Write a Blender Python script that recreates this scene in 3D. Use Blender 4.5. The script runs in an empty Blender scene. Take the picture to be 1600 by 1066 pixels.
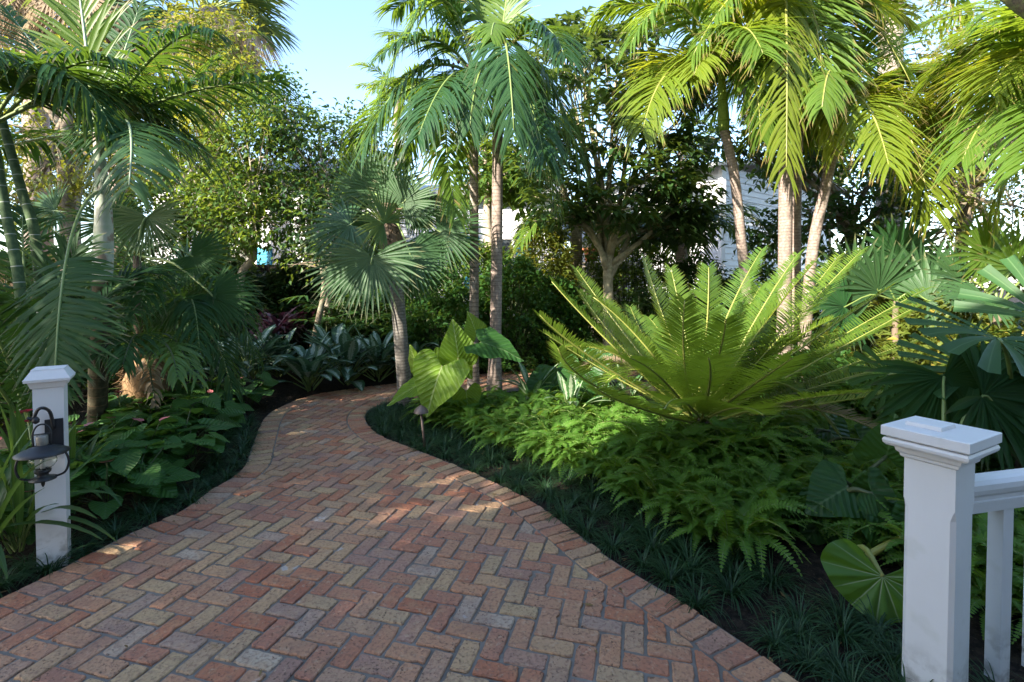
import bpy, math, random
import numpy as np
from mathutils import Vector, Matrix
V = Vector
PI = math.pi
rad = math.radians
C = bpy.context.scene.collection
RND = random.Random(11)
Z = V((0, 0, 1))
CAMH, FPX, HOR, PITCH = 1.5, 790.0, 440.0, rad(1.5)

# ---------------------------------------------------------------- layout helpers
def at(px, py, y):
    """world point that stands y metres ahead and shows at (px, py) of the 1600x1066 photograph"""
    return V(((px - 800) / FPX * y, y, CAMH + (HOR - py) / FPX * y))

def gnd(px, py, z=0.0):
    y = (CAMH - z) * FPX / (py - HOR)
    return V(((px - 800) / FPX * y, y, z))

# ---------------------------------------------------------------- objects
def tag(o, label=None, cat=None, group=None, kind=None):
    if label: o['label'] = label
    if cat: o['category'] = cat
    if group: o['group'] = group
    if kind: o['kind'] = kind
    return o

def thing(name, label, cat, loc=(0, 0, 0), group=None, rz=0.0):
    o = bpy.data.objects.new(name, None)
    o.empty_display_size = .1
    C.objects.link(o)
    o.location = loc
    o.rotation_euler = (0, 0, rz)
    return tag(o, label, cat, group)

def copy_tree(o, parent=None):
    c = o.copy()
    C.objects.link(c)
    if parent is not None:
        c.parent = parent
    for ch in list(o.children):
        copy_tree(ch, c)
    return c

def root_of(o):
    while o.parent is not None:
        o = o.parent
    return o

class MB:
    """collects vertices and faces and links them as ONE mesh object"""
    def __init__(s):
        s.v, s.f, s.uv, s.m = [], [], [], []
    def add(s, vs, fs, uvs, mat=0):
        b = len(s.v)
        s.v.extend(vs); s.uv.extend(uvs)
        for f in fs:
            s.f.append(tuple(i + b for i in f)); s.m.append(mat)
    def build(s, name, mats, parent=None, smooth=True, world=True):
        me = bpy.data.meshes.new(name)
        off = V((0, 0, 0))
        if parent is not None and world:
            off = root_of(parent).location.copy()
        a = np.array([tuple(p) for p in s.v], dtype=np.float32).reshape(-1, 3) - np.array(off, dtype=np.float32)
        me.from_pydata(a.tolist(), [], s.f)
        if not isinstance(mats, (list, tuple)): mats = [mats]
        for m in mats: me.materials.append(m)
        me.polygons.foreach_set('material_index', s.m)
        me.polygons.foreach_set('use_smooth', [smooth] * len(s.f))
        at_ = me.attributes.new('luv', 'FLOAT_VECTOR', 'POINT')
        at_.data.foreach_set('vector', np.array(s.uv, dtype=np.float32).ravel())
        me.update()
        o = bpy.data.objects.new(name, me)
        C.objects.link(o)
        if parent is not None: o.parent = parent
        return o

def box(mb, c, size, rz=0.0, mat=0, rnd=.5, taper=1.0):
    cx, cy, cz = c; sx, sy, sz = size[0] / 2, size[1] / 2, size[2] / 2
    ca, sa = math.cos(rz), math.sin(rz)
    vs = []
    for dz in (-1, 1):
        k = taper if dz > 0 else 1.0
        for dx, dy in ((-1, -1), (1, -1), (1, 1), (-1, 1)):
            x, y = dx * sx * k, dy * sy * k
            vs.append((cx + x * ca - y * sa, cy + x * sa + y * ca, cz + dz * sz))
    fs = [(3, 2, 1, 0), (4, 5, 6, 7), (0, 1, 5, 4), (1, 2, 6, 5), (2, 3, 7, 6), (3, 0, 4, 7)]
    mb.add(vs, fs, [(0, 0, rnd)] * 8, mat)

def lathe_sq(mb, c, prof, rz=0.0, mat=0, cap=True):
    """square-section moulding: prof = [(half width, z), ...] from bottom to top"""
    ca, sa = math.cos(rz), math.sin(rz)
    vs, fs = [], []
    for h, z in prof:
        for dx, dy in ((-1, -1), (1, -1), (1, 1), (-1, 1)):
            x, y = dx * h, dy * h
            vs.append((c[0] + x * ca - y * sa, c[1] + x * sa + y * ca, c[2] + z))
    for i in range(len(prof) - 1):
        for k in range(4):
            a = i * 4 + k; b = i * 4 + (k + 1) % 4
            fs.append((a, b, b + 4, a + 4))
    if cap:
        fs.append((3, 2, 1, 0)); n = (len(prof) - 1) * 4; fs.append((n, n + 1, n + 2, n + 3))
    mb.add(vs, fs, [(0, 0, .5)] * len(vs), mat)

def lathe(mb, c, prof, sides=20, mat=0, cap=(True, True)):
    vs, fs = [], []
    for r, z in prof:
        for k in range(sides):
            a = 2 * PI * k / sides
            vs.append((c[0] + r * math.cos(a), c[1] + r * math.sin(a), c[2] + z))
    for i in range(len(prof) - 1):
        for k in range(sides):
            a = i * sides + k; b = i * sides + (k + 1) % sides
            fs.append((a, b, b + sides, a + sides))
    if cap[0]: fs.append(tuple(range(sides - 1, -1, -1)))
    if cap[1]: fs.append(tuple((len(prof) - 1) * sides + k for k in range(sides)))
    mb.add(vs, fs, [(0, 0, .5)] * len(vs), mat)

def tube(mb, pts, radii, sides=8, mat=0, rnd=.5, bump=0.0, R=RND, cap=True):
    pts = [V(p) for p in pts]
    n = len(pts)
    if not isinstance(radii, (list, tuple)): radii = [radii] * n
    vs, fs, uv = [], [], []
    ref = None; dist = 0.0
    for i, p in enumerate(pts):
        t = (pts[min(i + 1, n - 1)] - pts[max(i - 1, 0)])
        if t.length < 1e-9: t = V((0, 0, 1))
        t.normalize()
        if ref is None:
            ref = V((1, 0, 0)) if abs(t.x) < .8 else V((0, 1, 0))
        ref = (ref - t * ref.dot(t)).normalized()
        o = t.cross(ref)
        if i: dist += (p - pts[i - 1]).length
        for k in range(sides):
            a = 2 * PI * k / sides
            r = radii[i] * (1 + (R.uniform(-bump, bump) if bump else 0))
            q = p + (ref * math.cos(a) + o * math.sin(a)) * r
            vs.append(tuple(q)); uv.append((k / sides, dist, rnd))
    for i in range(n - 1):
        for k in range(sides):
            a = i * sides + k; b = i * sides + (k + 1) % sides
            fs.append((a, b, b + sides, a + sides))
    if cap:
        fs.append(tuple(range(sides - 1, -1, -1)))
        fs.append(tuple((n - 1) * sides + k for k in range(sides)))
    mb.add(vs, fs, uv, mat)

def spline(pts, n):
    """Catmull-Rom through pts, n points"""
    P = [V(p) for p in pts]
    P = [P[0] * 2 - P[1]] + P + [P[-1] * 2 - P[-2]]
    out = []; m = len(P) - 3
    for i in range(n):
        s = i / (n - 1) * m; k = min(int(s), m - 1); t = s - k
        a, b, c, d = P[k:k + 4]
        out.append(.5 * ((2 * b) + (c - a) * t + (2 * a - 5 * b + 4 * c - d) * t * t + (3 * b - a - 3 * c + d) * t ** 3))
    return out

def bez(a, b, c, t):
    return a * (1 - t) ** 2 + b * 2 * t * (1 - t) + c * t * t

def bezt(a, b, c, t):
    d = (b - a) * (1 - t) + (c - b) * t
    return d.normalized() if d.length > 1e-9 else V((0, 0, 1))

# ---------------------------------------------------------------- leaves
def p_palm(t): return min(1.0, .45 + 3 * t) * (1 - t ** 2.2) + .02
def p_cycad(t): return min(1.0, .6 + 4 * t) * (1 - t ** 5)
def p_lance(t): return max(.03, math.sin(PI * min(1, t * .93 + .04)) ** .75 * (1 - .25 * t))
def p_strap(t): return min(1.0, .5 + 2.5 * t) * (1 - t ** 3) + .02
def p_fan(t): return (.04 + .96 * min(1, t / .5)) if t < .5 else max(.03, 1 - ((t - .5) / .5) ** 1.2)
def p_cut(t): return .05 + .95 * t ** .8

def blade(mb, p, d, n, L, W, prof=p_palm, seg=4, droop=.5, fold=.25, rnd=.5, mat=0, wav=0.0, v0=0.0):
    d = d.normalized()
    s = d.cross(n)
    if s.length < 1e-4: s = d.cross(V((.3, .2, .9)))
    s.normalize(); n = s.cross(d)
    vs, uv = [], []
    g = V((0, 0, -droop / seg))
    for i in range(seg + 1):
        t = i / seg
        w = W * .5 * prof(t)
        up = n * (fold * w)
        vs.append(tuple(p - s * w + up)); vs.append(tuple(p)); vs.append(tuple(p + s * w + up))
        vv = v0 + (1 - v0) * t
        uv += [(-1, vv, rnd), (0, vv, rnd), (1, vv, rnd)]
        if i < seg:
            p = p + d * (L / seg)
            d = (d + g + s * (wav * math.sin(t * 5 + rnd * 30))).normalized()
            s = (s - d * s.dot(d)).normalized(); n = s.cross(d)
    fs = []
    for i in range(seg):
        a = i * 3
        fs.append((a, a + 1, a + 4, a + 3)); fs.append((a + 1, a + 2, a + 5, a + 4))
    mb.add(vs, fs, uv, mat)

def frond_into(mb, P0, P1, P2, n=40, L=.6, W=.04, roll=0.0, a0=62, a1=28, vee=.1, droop=.9, start=.16, seg=4,
               prof=p_palm, r0=.018, R=RND, side=None, tipf=.5, basef=.5, rag=.17, fold=.3, rnd0=None, stem=1):
    P0, P1, P2 = V(P0), V(P1), V(P2)
    h = P2 - P0; h.z = 0
    if side is not None: S0 = V(side).normalized()
    else:
        if h.length < .12: h = V((0, -1, 0))
        S0 = h.normalized().cross(Z)
    m = 14
    tube(mb, [bez(P0, P1, P2, i / m) for i in range(m + 1)], [r0 * (1 - .85 * i / m) + .002 for i in range(m + 1)], 6, stem, rnd=.5)
    base_r = R.random() if rnd0 is None else rnd0
    cr, sr = math.cos(roll), math.sin(roll)
    for i in range(n):
        q = i / (n - 1); t = start + (1 - start) * q
        T = bezt(P0, P1, P2, t); p = bez(P0, P1, P2, t)
        S = (S0 - T * S0.dot(T)).normalized(); N = S.cross(T)
        S, N = S * cr + N * sr, N * cr - S * sr
        if N.z < -.3 and side is None and False: N = -N
        ln = L * (basef + (1 - basef) * math.sin(PI * min(.5, q * 1.1 + .08))) * (1 - tipf * max(0, (q - .45) / .55) ** 1.6)
        ang = rad(a0 + (a1 - a0) * q)
        for sg in (-1, 1):
            if R.random() < .02: continue
            a = ang + R.uniform(-rag, rag)
            d = T * math.cos(a) + S * (sg * math.sin(a)) + N * (vee + R.uniform(-rag, rag) * .6)
            blade(mb, p + T * R.uniform(-.006, .006), d, N, ln * R.uniform(.78, 1.1), W * R.uniform(.7, 1.15), prof, seg,
                  droop * R.uniform(.5, 1.7), fold, min(1, max(0, base_r * .55 + R.random() * .45)), 0, v0=.0)

def fan_into(mb, c, d, n, Rr, nseg=34, span=250, W=.06, prof=p_fan, seg=5, droop=.35, fold=.5, R=RND, cut=.3, mat=0, rag=.1):
    """palmate leaf: blades that leave one point"""
    c, d, n = V(c), V(d).normalized(), V(n)
    s = d.cross(n).normalized(); n = s.cross(d)
    br = R.random()
    for k in range(nseg):
        q = (k + .5) / nseg * 2 - 1
        a = rad(span / 2) * q
        dd = d * math.cos(a) + s * math.sin(a) + n * (.16 - .1 * abs(q) + R.uniform(-.04, .04))
        nn = n + (d * math.cos(a) + s * math.sin(a)) * -.1
        L = Rr * (1 - cut * abs(q) ** 2) * R.uniform(1 - rag, 1.04)
        blade(mb, c, dd, nn, L, W * R.uniform(.85, 1.1), prof, seg, droop * R.uniform(.5, 1.5), fold, min(1, br * .6 + R.random() * .4), mat)

def heart_into(mb, c, tip, n, L, W, cup=.12, wave=.03, droop=.25, R=RND, lobes=.32, nt=40, nr=7, mat=0, sharp=1.0, ribs=0.0):
    """heart shaped leaf: c = where the stalk joins, tip = direction of the tip"""
    c, d, n = V(c), V(tip).normalized(), V(n)
    s = d.cross(n).normalized(); n = s.cross(d)
    ph = R.uniform(0, 6); rn = R.random()
    vs, uv, fs = [tuple(c)], [(0, 0, rn)], []
    for j in range(1, nr + 1):
        q = j / nr
        for k in range(nt):
            th = -PI + 2 * PI * (k + .5) / nt
            a = abs(th)
            # outline: long tip at 0, round shoulders, two lobes, a notch at pi
            x = math.sin(a) ** (1.0) * W * .5 * (1 + .35 * math.sin(a * .5))
            y = math.cos(a)
            y = y * L * (.72 if y > 0 else lobes) if True else y
            if a < .9: y += L * .28 * (1 - a / .9) ** 1.5 * sharp; x *= (.75 + .25 * a / .9)
            if a > 2.5: k2 = (a - 2.5) / (PI - 2.5); y *= 1 - .95 * k2 ** 1.5; x = max(x, 0) + W * .03
            x = math.copysign(x, th)
            X, Y = x * q, y * q
            zz = cup * W * ((X / W) ** 2) * 2.2 - droop * L * (max(0, Y) / L) ** 2 - droop * .5 * L * (min(0, Y) / L) ** 2
            zz += wave * W * q * q * math.sin(a * 7 + ph) + .012 * L * math.sin(Y / L * 40 - abs(X) / W * 18) * q
            zz += -abs(X) * .05 + ribs * W * q * math.cos(13 * th)
            p = c + d * Y + s * X + n * zz
            vs.append(tuple(p)); uv.append((X / W * 2, Y / L, rn))
    for k in range(nt):
        k2 = (k + 1) % nt
        if k2 == 0: continue                          # the notch stays open
        fs.append((0, 1 + k, 1 + k2))
        for j in range(nr - 1):
            a = 1 + j * nt + k; b = 1 + j * nt + k2
            fs.append((a, a + nt, b + nt, b))
    mb.add(vs, fs, uv, mat)

def leaf_cloud(mb, P, D, N, L, W, R, mat=0, foldz=.25, curl=.25):
    """many small folded leaves at once (numpy arrays n x 3)"""
    n = len(P)
    D = D / np.linalg.norm(D, axis=1, keepdims=True)
    S = np.cross(D, N); S /= np.linalg.norm(S, axis=1, keepdims=True) + 1e-9
    N = np.cross(S, D)
    L = np.asarray(L).reshape(-1, 1) * np.ones((n, 1)); W = np.asarray(W).reshape(-1, 1) * np.ones((n, 1))
    b = P
    m = P + D * L * .5
    tip = P + D * L - N * L * curl
    l = P + D * L * .45 - S * W * .5 + N * W * foldz
    r = P + D * L * .45 + S * W * .5 + N * W * foldz
    vs = np.stack([b, l, m, r, tip], 1).reshape(-1, 3)
    rn = R.random(n)
    uv = np.zeros((n, 5, 3)); uv[:, :, 2] = rn[:, None]
    uv[:, 1, 0] = -1; uv[:, 3, 0] = 1; uv[:, 1:4, 1] = .5; uv[:, 4, 1] = 1
    base = len(mb.v)
    mb.v.extend(map(tuple, vs.tolist())); mb.uv.extend(map(tuple, uv.reshape(-1, 3).tolist()))
    for i in range(n):
        a = base + i * 5
        mb.f.append((a, a + 2, a + 4, a + 1)); mb.f.append((a, a + 3, a + 4, a + 2)); mb.m += [mat, mat]
# ---------------------------------------------------------------- materials
class NT:
    def __init__(s, name):
        s.mat = bpy.data.materials.new(name); s.mat.use_nodes = True
        s.t = s.mat.node_tree; s.t.nodes.clear()
        s.out = s.n('ShaderNodeOutputMaterial')
    def n(s, typ, **kw):
        x = s.t.nodes.new(typ)
        for k, v in kw.items(): setattr(x, k, v)
        return x
    def l(s, a, b): s.t.links.new(a, b)
    def put(s, sock, v):
        if isinstance(v, bpy.types.NodeSocket): s.l(v, sock)
        elif isinstance(v, (tuple, list)) and len(v) == 3 and sock.type == 'RGBA': sock.default_value = (*v, 1)
        else: sock.default_value = v
    def math(s, op, a, b=0.0, c=0.0, clamp=False):
        x = s.n('ShaderNodeMath', operation=op); x.use_clamp = clamp
        s.put(x.inputs[0], a); s.put(x.inputs[1], b); s.put(x.inputs[2], c)
        return x.outputs[0]
    def mix(s, f, a, b, blend='MIX'):
        x = s.n('ShaderNodeMix', data_type='RGBA', blend_type=blend)
        s.put(x.inputs[0], f); s.put(x.inputs[6], a); s.put(x.inputs[7], b)
        return x.outputs[2]
    def ramp(s, f, stops, interp='LINEAR'):
        x = s.n('ShaderNodeValToRGB'); r = x.color_ramp; r.interpolation = interp
        while len(r.elements) < len(stops): r.elements.new(.5)
        for e, (p, c) in zip(r.elements, stops): e.position = p; e.color = (*c, 1)
        s.put(x.inputs[0], f); return x.outputs[0]
    def step(s, v, lo, hi):
        x = s.n('ShaderNodeMapRange'); x.interpolation_type = 'SMOOTHSTEP'
        s.put(x.inputs[0], v); s.put(x.inputs[1], lo); s.put(x.inputs[2], hi)
        return x.outputs[0]
    def noise(s, scale, detail=3.0, vec=None, rough=.55, out=0):
        x = s.n('ShaderNodeTexNoise'); x.inputs['Scale'].default_value = scale
        x.inputs['Detail'].default_value = detail; x.inputs['Roughness'].default_value = rough
        if vec is None:
            vec = s.pos()
        s.l(vec, x.inputs['Vector']); return x.outputs[out]
    def pos(s):
        return s.n('ShaderNodeNewGeometry').outputs['Position']
    def luv(s):
        a = s.n('ShaderNodeAttribute', attribute_name='luv'); sp = s.n('ShaderNodeSeparateXYZ')
        s.l(a.outputs['Vector'], sp.inputs[0]); return sp.outputs
    def orand(s): return s.n('ShaderNodeObjectInfo').outputs['Random']
    def bsdf(s, col, rough=.5, spec=.5, normal=None, **kw):
        x = s.n('ShaderNodeBsdfPrincipled')
        s.put(x.inputs['Base Color'], col); s.put(x.inputs['Roughness'], rough)
        s.put(x.inputs['Specular IOR Level'], spec)
        for k, v in kw.items(): s.put(x.inputs[k], v)
        if normal is not None: s.l(normal, x.inputs['Normal'])
        return x.outputs[0]
    def bump(s, h, strength=.3, dist=.01):
        x = s.n('ShaderNodeBump'); x.inputs['Strength'].default_value = strength
        x.inputs['Distance'].default_value = dist; s.l(h, x.inputs['Height']); return x.outputs[0]
    def done(s, sh):
        s.l(sh, s.out.inputs[0]); return s.mat

def leafmat(name, c1, c2, trans, tf=.35, rough=.38, spec=.5, tip=None, tipamt=.5, rib=None, ribw=.12, dead=None, deadamt=.06,
            veins=None, silver=None, nsc=5.0, spots=True):
    k = NT(name); u, v, r = k.luv()
    au = k.math('ABSOLUTE', u)
    f = k.math('ADD', k.math('MULTIPLY', r, .7), k.math('MULTIPLY', k.orand(), .3))
    col = k.mix(f, c1, c2)
    nz = k.noise(nsc, 3)
    col = k.mix(k.math('MULTIPLY', nz, .55), col, tuple(x * .5 for x in c1))
    tr = k.mix(f, trans, tuple(x * .75 for x in trans))
    if silver:                                             # pale variegation along the middle of the blade
        n2 = k.noise(38, 2)
        d = k.math('SUBTRACT', k.math('ADD', au, k.math('MULTIPLY', n2, .9)), .35)
        w = k.math('SUBTRACT', 1.0, k.step(d, .35, .6))
        col = k.mix(k.math('MULTIPLY', w, .8), col, silver)
    nrm = None
    if veins:                                              # (colour, count, slope) side veins of a broad leaf; slope None = veins that radiate
        vc, cnt, sl = veins
        if sl is None:
            ang = k.math('ARCTAN2', u, k.math('MULTIPLY', v, 1.4)); dist = k.math('SQRT', k.math('ADD', k.math('MULTIPLY', u, u), k.math('MULTIPLY', v, v)))
            ph = k.math('FRACT', k.math('ADD', k.math('MULTIPLY', ang, cnt / (2 * PI)), .5))
            dd = k.math('MULTIPLY', k.math('ABSOLUTE', k.math('SUBTRACT', ph, .5)), k.math('ADD', dist, .08))
            w = k.math('SUBTRACT', 1.0, k.step(dd, .008, .04))
            w = k.math('MULTIPLY', w, k.math('SUBTRACT', 1.15, k.math('MULTIPLY', dist, .75)))
            h = k.math('MULTIPLY', dd, -1.0)
        else:
            ph = k.math('FRACT', k.math('MULTIPLY', k.math('ADD', k.math('SUBTRACT', v, k.math('MULTIPLY', au, sl)), k.math('MULTIPLY', k.noise(9, 1), .10)), cnt))
            dd = k.math('ABSOLUTE', k.math('SUBTRACT', ph, .5))
            w = k.math('SUBTRACT', 1.0, k.step(dd, .015, .075)); h = dd
        nrm = k.bump(h, .6, .02)
        col = k.mix(k.math('MULTIPLY', w, .75, clamp=True), col, vc)
        tr = k.mix(k.math('MULTIPLY', w, .4, clamp=True), tr, tuple(x * .6 for x in trans))
    if rib:
        w = k.math('SUBTRACT', 1.0, k.step(au, ribw * .4, ribw))
        col = k.mix(k.math('MULTIPLY', w, .7), col, rib)
    if tip:
        w = k.math('MULTIPLY', k.step(k.math('ADD', v, k.math('MULTIPLY', r, .12)), .86, 1.02), tipamt)
        col = k.mix(w, col, tip); tr = k.mix(w, tr, tip)
    if dead:
        w = k.math('GREATER_THAN', r, 1 - deadamt)
        col = k.mix(k.math('MULTIPLY', w, .8), col, dead)
    if spots:
        sp = k.step(k.noise(60, 1), .70, .76)
        col = k.mix(k.math('MULTIPLY', sp, .35), col, (.12, .09, .03))
    a = k.bsdf(col, k.math('ADD', rough, k.math('MULTIPLY', nz, .15)), spec, nrm)
    b = k.n('ShaderNodeBsdfTranslucent'); k.put(b.inputs[0], tr)
    m = k.n('ShaderNodeMixShader'); m.inputs[0].default_value = tf
    k.l(a, m.inputs[1]); k.l(b.outputs[0], m.inputs[2])
    return k.done(m.outputs[0])

def barkmat(name, c1, c2, ring=None, spacing=.09, ringw=.12, lichen=None, scale=30, bump=.5):
    k = NT(name); u, v, r = k.luv()
    col = k.mix(k.step(k.noise(scale, 4), .35, .65), c1, c2)
    h = k.noise(scale * 2, 4)
    if ring:
        ph = k.math('FRACT', k.math('DIVIDE', k.math('ADD', v, k.math('MULTIPLY', k.noise(7, 1), .012)), spacing))
        w = k.math('SUBTRACT', 1.0, k.step(k.math('ABSOLUTE', k.math('SUBTRACT', ph, .5)), ringw * .5, ringw))
        col = k.mix(k.math('MULTIPLY', w, .8), col, ring)
        h = k.math('ADD', k.math('MULTIPLY', h, .5), k.math('MULTIPLY', w, -.6))
    if lichen:
        col = k.mix(k.math('MULTIPLY', k.step(k.noise(9, 5), .56, .66), .8), col, lichen)
    return k.done(k.bsdf(col, .85, .25, k.bump(h, bump, .008)))

def plain(name, c, rough=.5, spec=.5, var=.12, scale=12, metal=0.0, bump=.0, dirt=None):
    k = NT(name)
    nz = k.noise(scale, 4)
    col = k.mix(nz, tuple(x * (1 - var) for x in c), tuple(min(1, x * (1 + var)) for x in c))
    if dirt:
        col = k.mix(k.math('MULTIPLY', k.step(k.noise(4, 6), .52, .75), .5), col, dirt)
    nrm = k.bump(k.noise(scale * 6, 3), bump, .004) if bump else None
    return k.done(k.bsdf(col, rough, spec, nrm, Metallic=metal))

def brickmat():
    k = NT('reclaimed_brick'); u, v, r = k.luv()
    c = k.ramp(r, [(0, (.36, .105, .055)), (.12, (.43, .155, .08)), (.26, (.37, .15, .10)), (.40, (.48, .23, .125)), (.54, (.42, .22, .135)),
                   (.66, (.50, .31, .165)), (.78, (.45, .32, .175)), (.88, (.38, .21, .155)), (.95, (.29, .165, .135)), (1, (.50, .42, .32))])
    c = k.mix(.20, c, (.44, .25, .15))
    n1 = k.noise(9, 5); n2 = k.noise(55, 4); n3 = k.noise(3.1, 3)
    c = k.mix(k.math('MULTIPLY', k.step(n1, .45, .68), .45), c, (.45, .27, .15))
    c = k.mix(k.math('MULTIPLY', k.step(n2, .46, .68), .6), c, (.20, .11, .08))
    c = k.mix(k.math('MULTIPLY', k.step(k.noise(30, 6, rough=.7), .55, .66), .5), c, (.50, .35, .23))
    c = k.mix(k.math('MULTIPLY', k.step(n3, .5, .72), .4), c, (.22, .12, .095))
    pit = k.step(k.noise(95, 3), .60, .66)
    c = k.mix(k.math('MULTIPLY', k.math('MULTIPLY', pit, k.step(k.noise(6, 3), .4, .6)), .75), c, (.06, .035, .028))
    lime = k.math('MULTIPLY', k.step(k.noise(5.5, 5), .66, .70), k.step(r, .45, .6))
    c = k.mix(k.math('MULTIPLY', lime, .75), c, (.46, .42, .40))
    h = k.math('ADD', k.math('MULTIPLY', n2, .8), k.math('MULTIPLY', pit, -.7))
    return k.done(k.bsdf(c, k.math('ADD', .62, k.math('MULTIPLY', n1, .25)), .3, k.bump(k.math('ADD', h, n1), .8, .009)))

def mortarmat():
    k = NT('sandy_mortar')
    c = k.mix(k.noise(25, 5), (.15, .13, .112), (.27, .235, .20))
    c = k.mix(k.math('MULTIPLY', k.step(k.noise(2.0, 3), .45, .7), .6), c, (.075, .066, .056))
    c = k.mix(k.math('MULTIPLY', k.step(k.noise(11, 4), .58, .66), .5), c, (.30, .26, .22))
    return k.done(k.bsdf(c, .95, .15, k.bump(k.noise(160, 3), .5, .004)))

def soilmat():
    k = NT('dark_mulch')
    c = k.mix(k.step(k.noise(22, 6), .35, .7), (.012, .010, .008), (.045, .033, .023))
    c = k.mix(k.math('MULTIPLY', k.step(k.noise(70, 3), .6, .7), .7), c, (.10, .07, .045))
    return k.done(k.bsdf(c, .95, .2, k.bump(k.noise(45, 6), 1.0, .03)))

def fibremat(name, c1, c2):
    k = NT(name); u, v, r = k.luv()
    c = k.mix(r, c1, c2)
    c = k.mix(k.math('MULTIPLY', k.noise(40, 3), .5), c, tuple(x * .4 for x in c1))
    return k.done(k.bsdf(c, .9, .15))

def glassmat():
    k = NT('old_lamp_glass')
    x = k.n('ShaderNodeBsdfPrincipled'); x.inputs['Base Color'].default_value = (.95, .96, .93, 1)
    x.inputs['Roughness'].default_value = .06; x.inputs['Transmission Weight'].default_value = 1.0; x.inputs['IOR'].default_value = 1.2
    k.l(k.bump(k.noise(60, 2), .25, .004), x.inputs['Normal'])
    return k.done(x.outputs[0])

M = {}
M['palm_sun'] = leafmat('palm_leaf_sunlit_yellow_green', (.075, .16, .022), (.115, .19, .025), (.36, .48, .03), .42, .34, .28, tip=(.30, .21, .09), tipamt=.8, rib=(.20, .22, .07), dead=(.28, .20, .08), deadamt=.03)  # lit copy of the palm leaf, sunlight put into its colour
M['palm_yellow'] = leafmat('palm_leaf_sunlit_golden_green', (.115, .19, .018), (.18, .225, .02), (.52, .56, .03), .45, .34, .28, tip=(.34, .22, .09), tipamt=.8, rib=(.28, .24, .07), dead=(.32, .21, .08), deadamt=.04)  # yellower lit copy, the yellow of sunlit fronds put into its colour
M['palm_blue'] = leafmat('palm_leaf_shaded_deep_green', (.024, .074, .030), (.042, .105, .028), (.26, .40, .03), .35, .34, .28, tip=(.17, .16, .08), tipamt=.5, rib=(.10, .16, .07))  # darker copy, shade put into the leaf colour
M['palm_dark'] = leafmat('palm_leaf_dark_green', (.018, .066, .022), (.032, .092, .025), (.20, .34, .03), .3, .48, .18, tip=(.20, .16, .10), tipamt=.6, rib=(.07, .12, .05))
M['cycad'] = leafmat('cycad_leaf', (.045, .125, .022), (.18, .25, .024), (.48, .58, .03), .38, .27, spec=.65, tip=(.30, .24, .05), tipamt=.35)
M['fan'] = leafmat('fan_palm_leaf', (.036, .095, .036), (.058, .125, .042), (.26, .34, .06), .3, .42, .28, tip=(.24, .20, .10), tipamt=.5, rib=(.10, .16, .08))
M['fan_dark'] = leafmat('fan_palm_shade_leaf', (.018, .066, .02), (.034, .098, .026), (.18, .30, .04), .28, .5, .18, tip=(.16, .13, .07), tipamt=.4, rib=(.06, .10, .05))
M['fan_broad'] = leafmat('broad_fan_blade', (.03, .095, .032), (.05, .125, .036), (.22, .36, .05), .3, .42, .25, rib=(.10, .18, .07))
M['dead'] = leafmat('dead_palm_leaf', (.30, .22, .14), (.42, .33, .24), (.5, .38, .25), .3, .7, spec=.2, tip=(.35, .26, .18))
M['fern'] = leafmat('sword_fern_leaf', (.065, .17, .024), (.12, .25, .032), (.38, .54, .04), .38, .45, .28, rib=(.12, .18, .05), ribw=.2)
M['grass'] = leafmat('mondo_grass_blade', (.022, .06, .026), (.042, .10, .038), (.10, .22, .05), .2, .35, .28, tip=(.05, .07, .03))
M['ear'] = leafmat('elephant_ear_leaf', (.14, .27, .02), (.18, .31, .024), (.50, .60, .03), .4, .40, spec=.25, rib=(.42, .50, .20), ribw=.045, veins=((.34, .45, .14), 8.0, .45), nsc=2.5)
M['ear_dark'] = leafmat('philodendron_leaf', (.024, .085, .02), (.04, .115, .024), (.20, .34, .04), .3, .33, .28, rib=(.12, .2, .08), ribw=.05, veins=((.06, .13, .05), 7.0, .4), nsc=2.5)
M['lotus'] = leafmat('ribbed_round_leaf', (.075, .19, .022), (.085, .20, .024), (.34, .48, .03), .32, .36, veins=((.46, .52, .32), 13, None), nsc=2.5)
M['anth'] = leafmat('anthurium_leaf', (.04, .13, .028), (.085, .20, .038), (.26, .46, .05), .28, .33, .28, rib=(.09, .17, .06), ribw=.06, veins=((.06, .14, .05), 6.0, .4), nsc=4)
M['aglao'] = leafmat('silver_leaf', (.04, .10, .055), (.055, .125, .06), (.16, .28, .12), .22, .38, .28, silver=(.40, .50, .43), rib=(.10, .18, .10), ribw=.06)
M['aglao_lit'] = leafmat('cream_striped_leaf', (.05, .14, .045), (.07, .17, .05), (.22, .36, .10), .25, .34, silver=(.46, .52, .38), rib=(.20, .30, .14), ribw=.08)
M['ti'] = leafmat('ti_plant_purple_leaf', (.018, .010, .018), (.035, .016, .03), (.08, .02, .04), .2, .28, spec=.6)
M['strap'] = leafmat('strap_leaf', (.03, .085, .025), (.05, .12, .03), (.22, .36, .05), .3, .36, .28, rib=(.1, .17, .06))
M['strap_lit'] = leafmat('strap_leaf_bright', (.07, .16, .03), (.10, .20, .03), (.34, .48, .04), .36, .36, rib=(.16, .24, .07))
M['tree'] = leafmat('tree_leaf_mid_green', (.05, .115, .022), (.085, .155, .028), (.30, .40, .04), .36, .4, .28, dead=(.25, .22, .04), deadamt=.04)
M['tree_y'] = leafmat('tree_leaf_olive_green', (.09, .14, .022), (.15, .18, .03), (.42, .42, .04), .38, .42, dead=(.35, .27, .05), deadamt=.08)
M['tree_d'] = leafmat('tree_leaf_dark_green', (.025, .07, .024), (.042, .095, .028), (.20, .30, .04), .32, .36, .28)
M['hedge'] = leafmat('hedge_leaf', (.03, .095, .02), (.055, .135, .024), (.22, .36, .04), .32, .38, .28)
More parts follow.
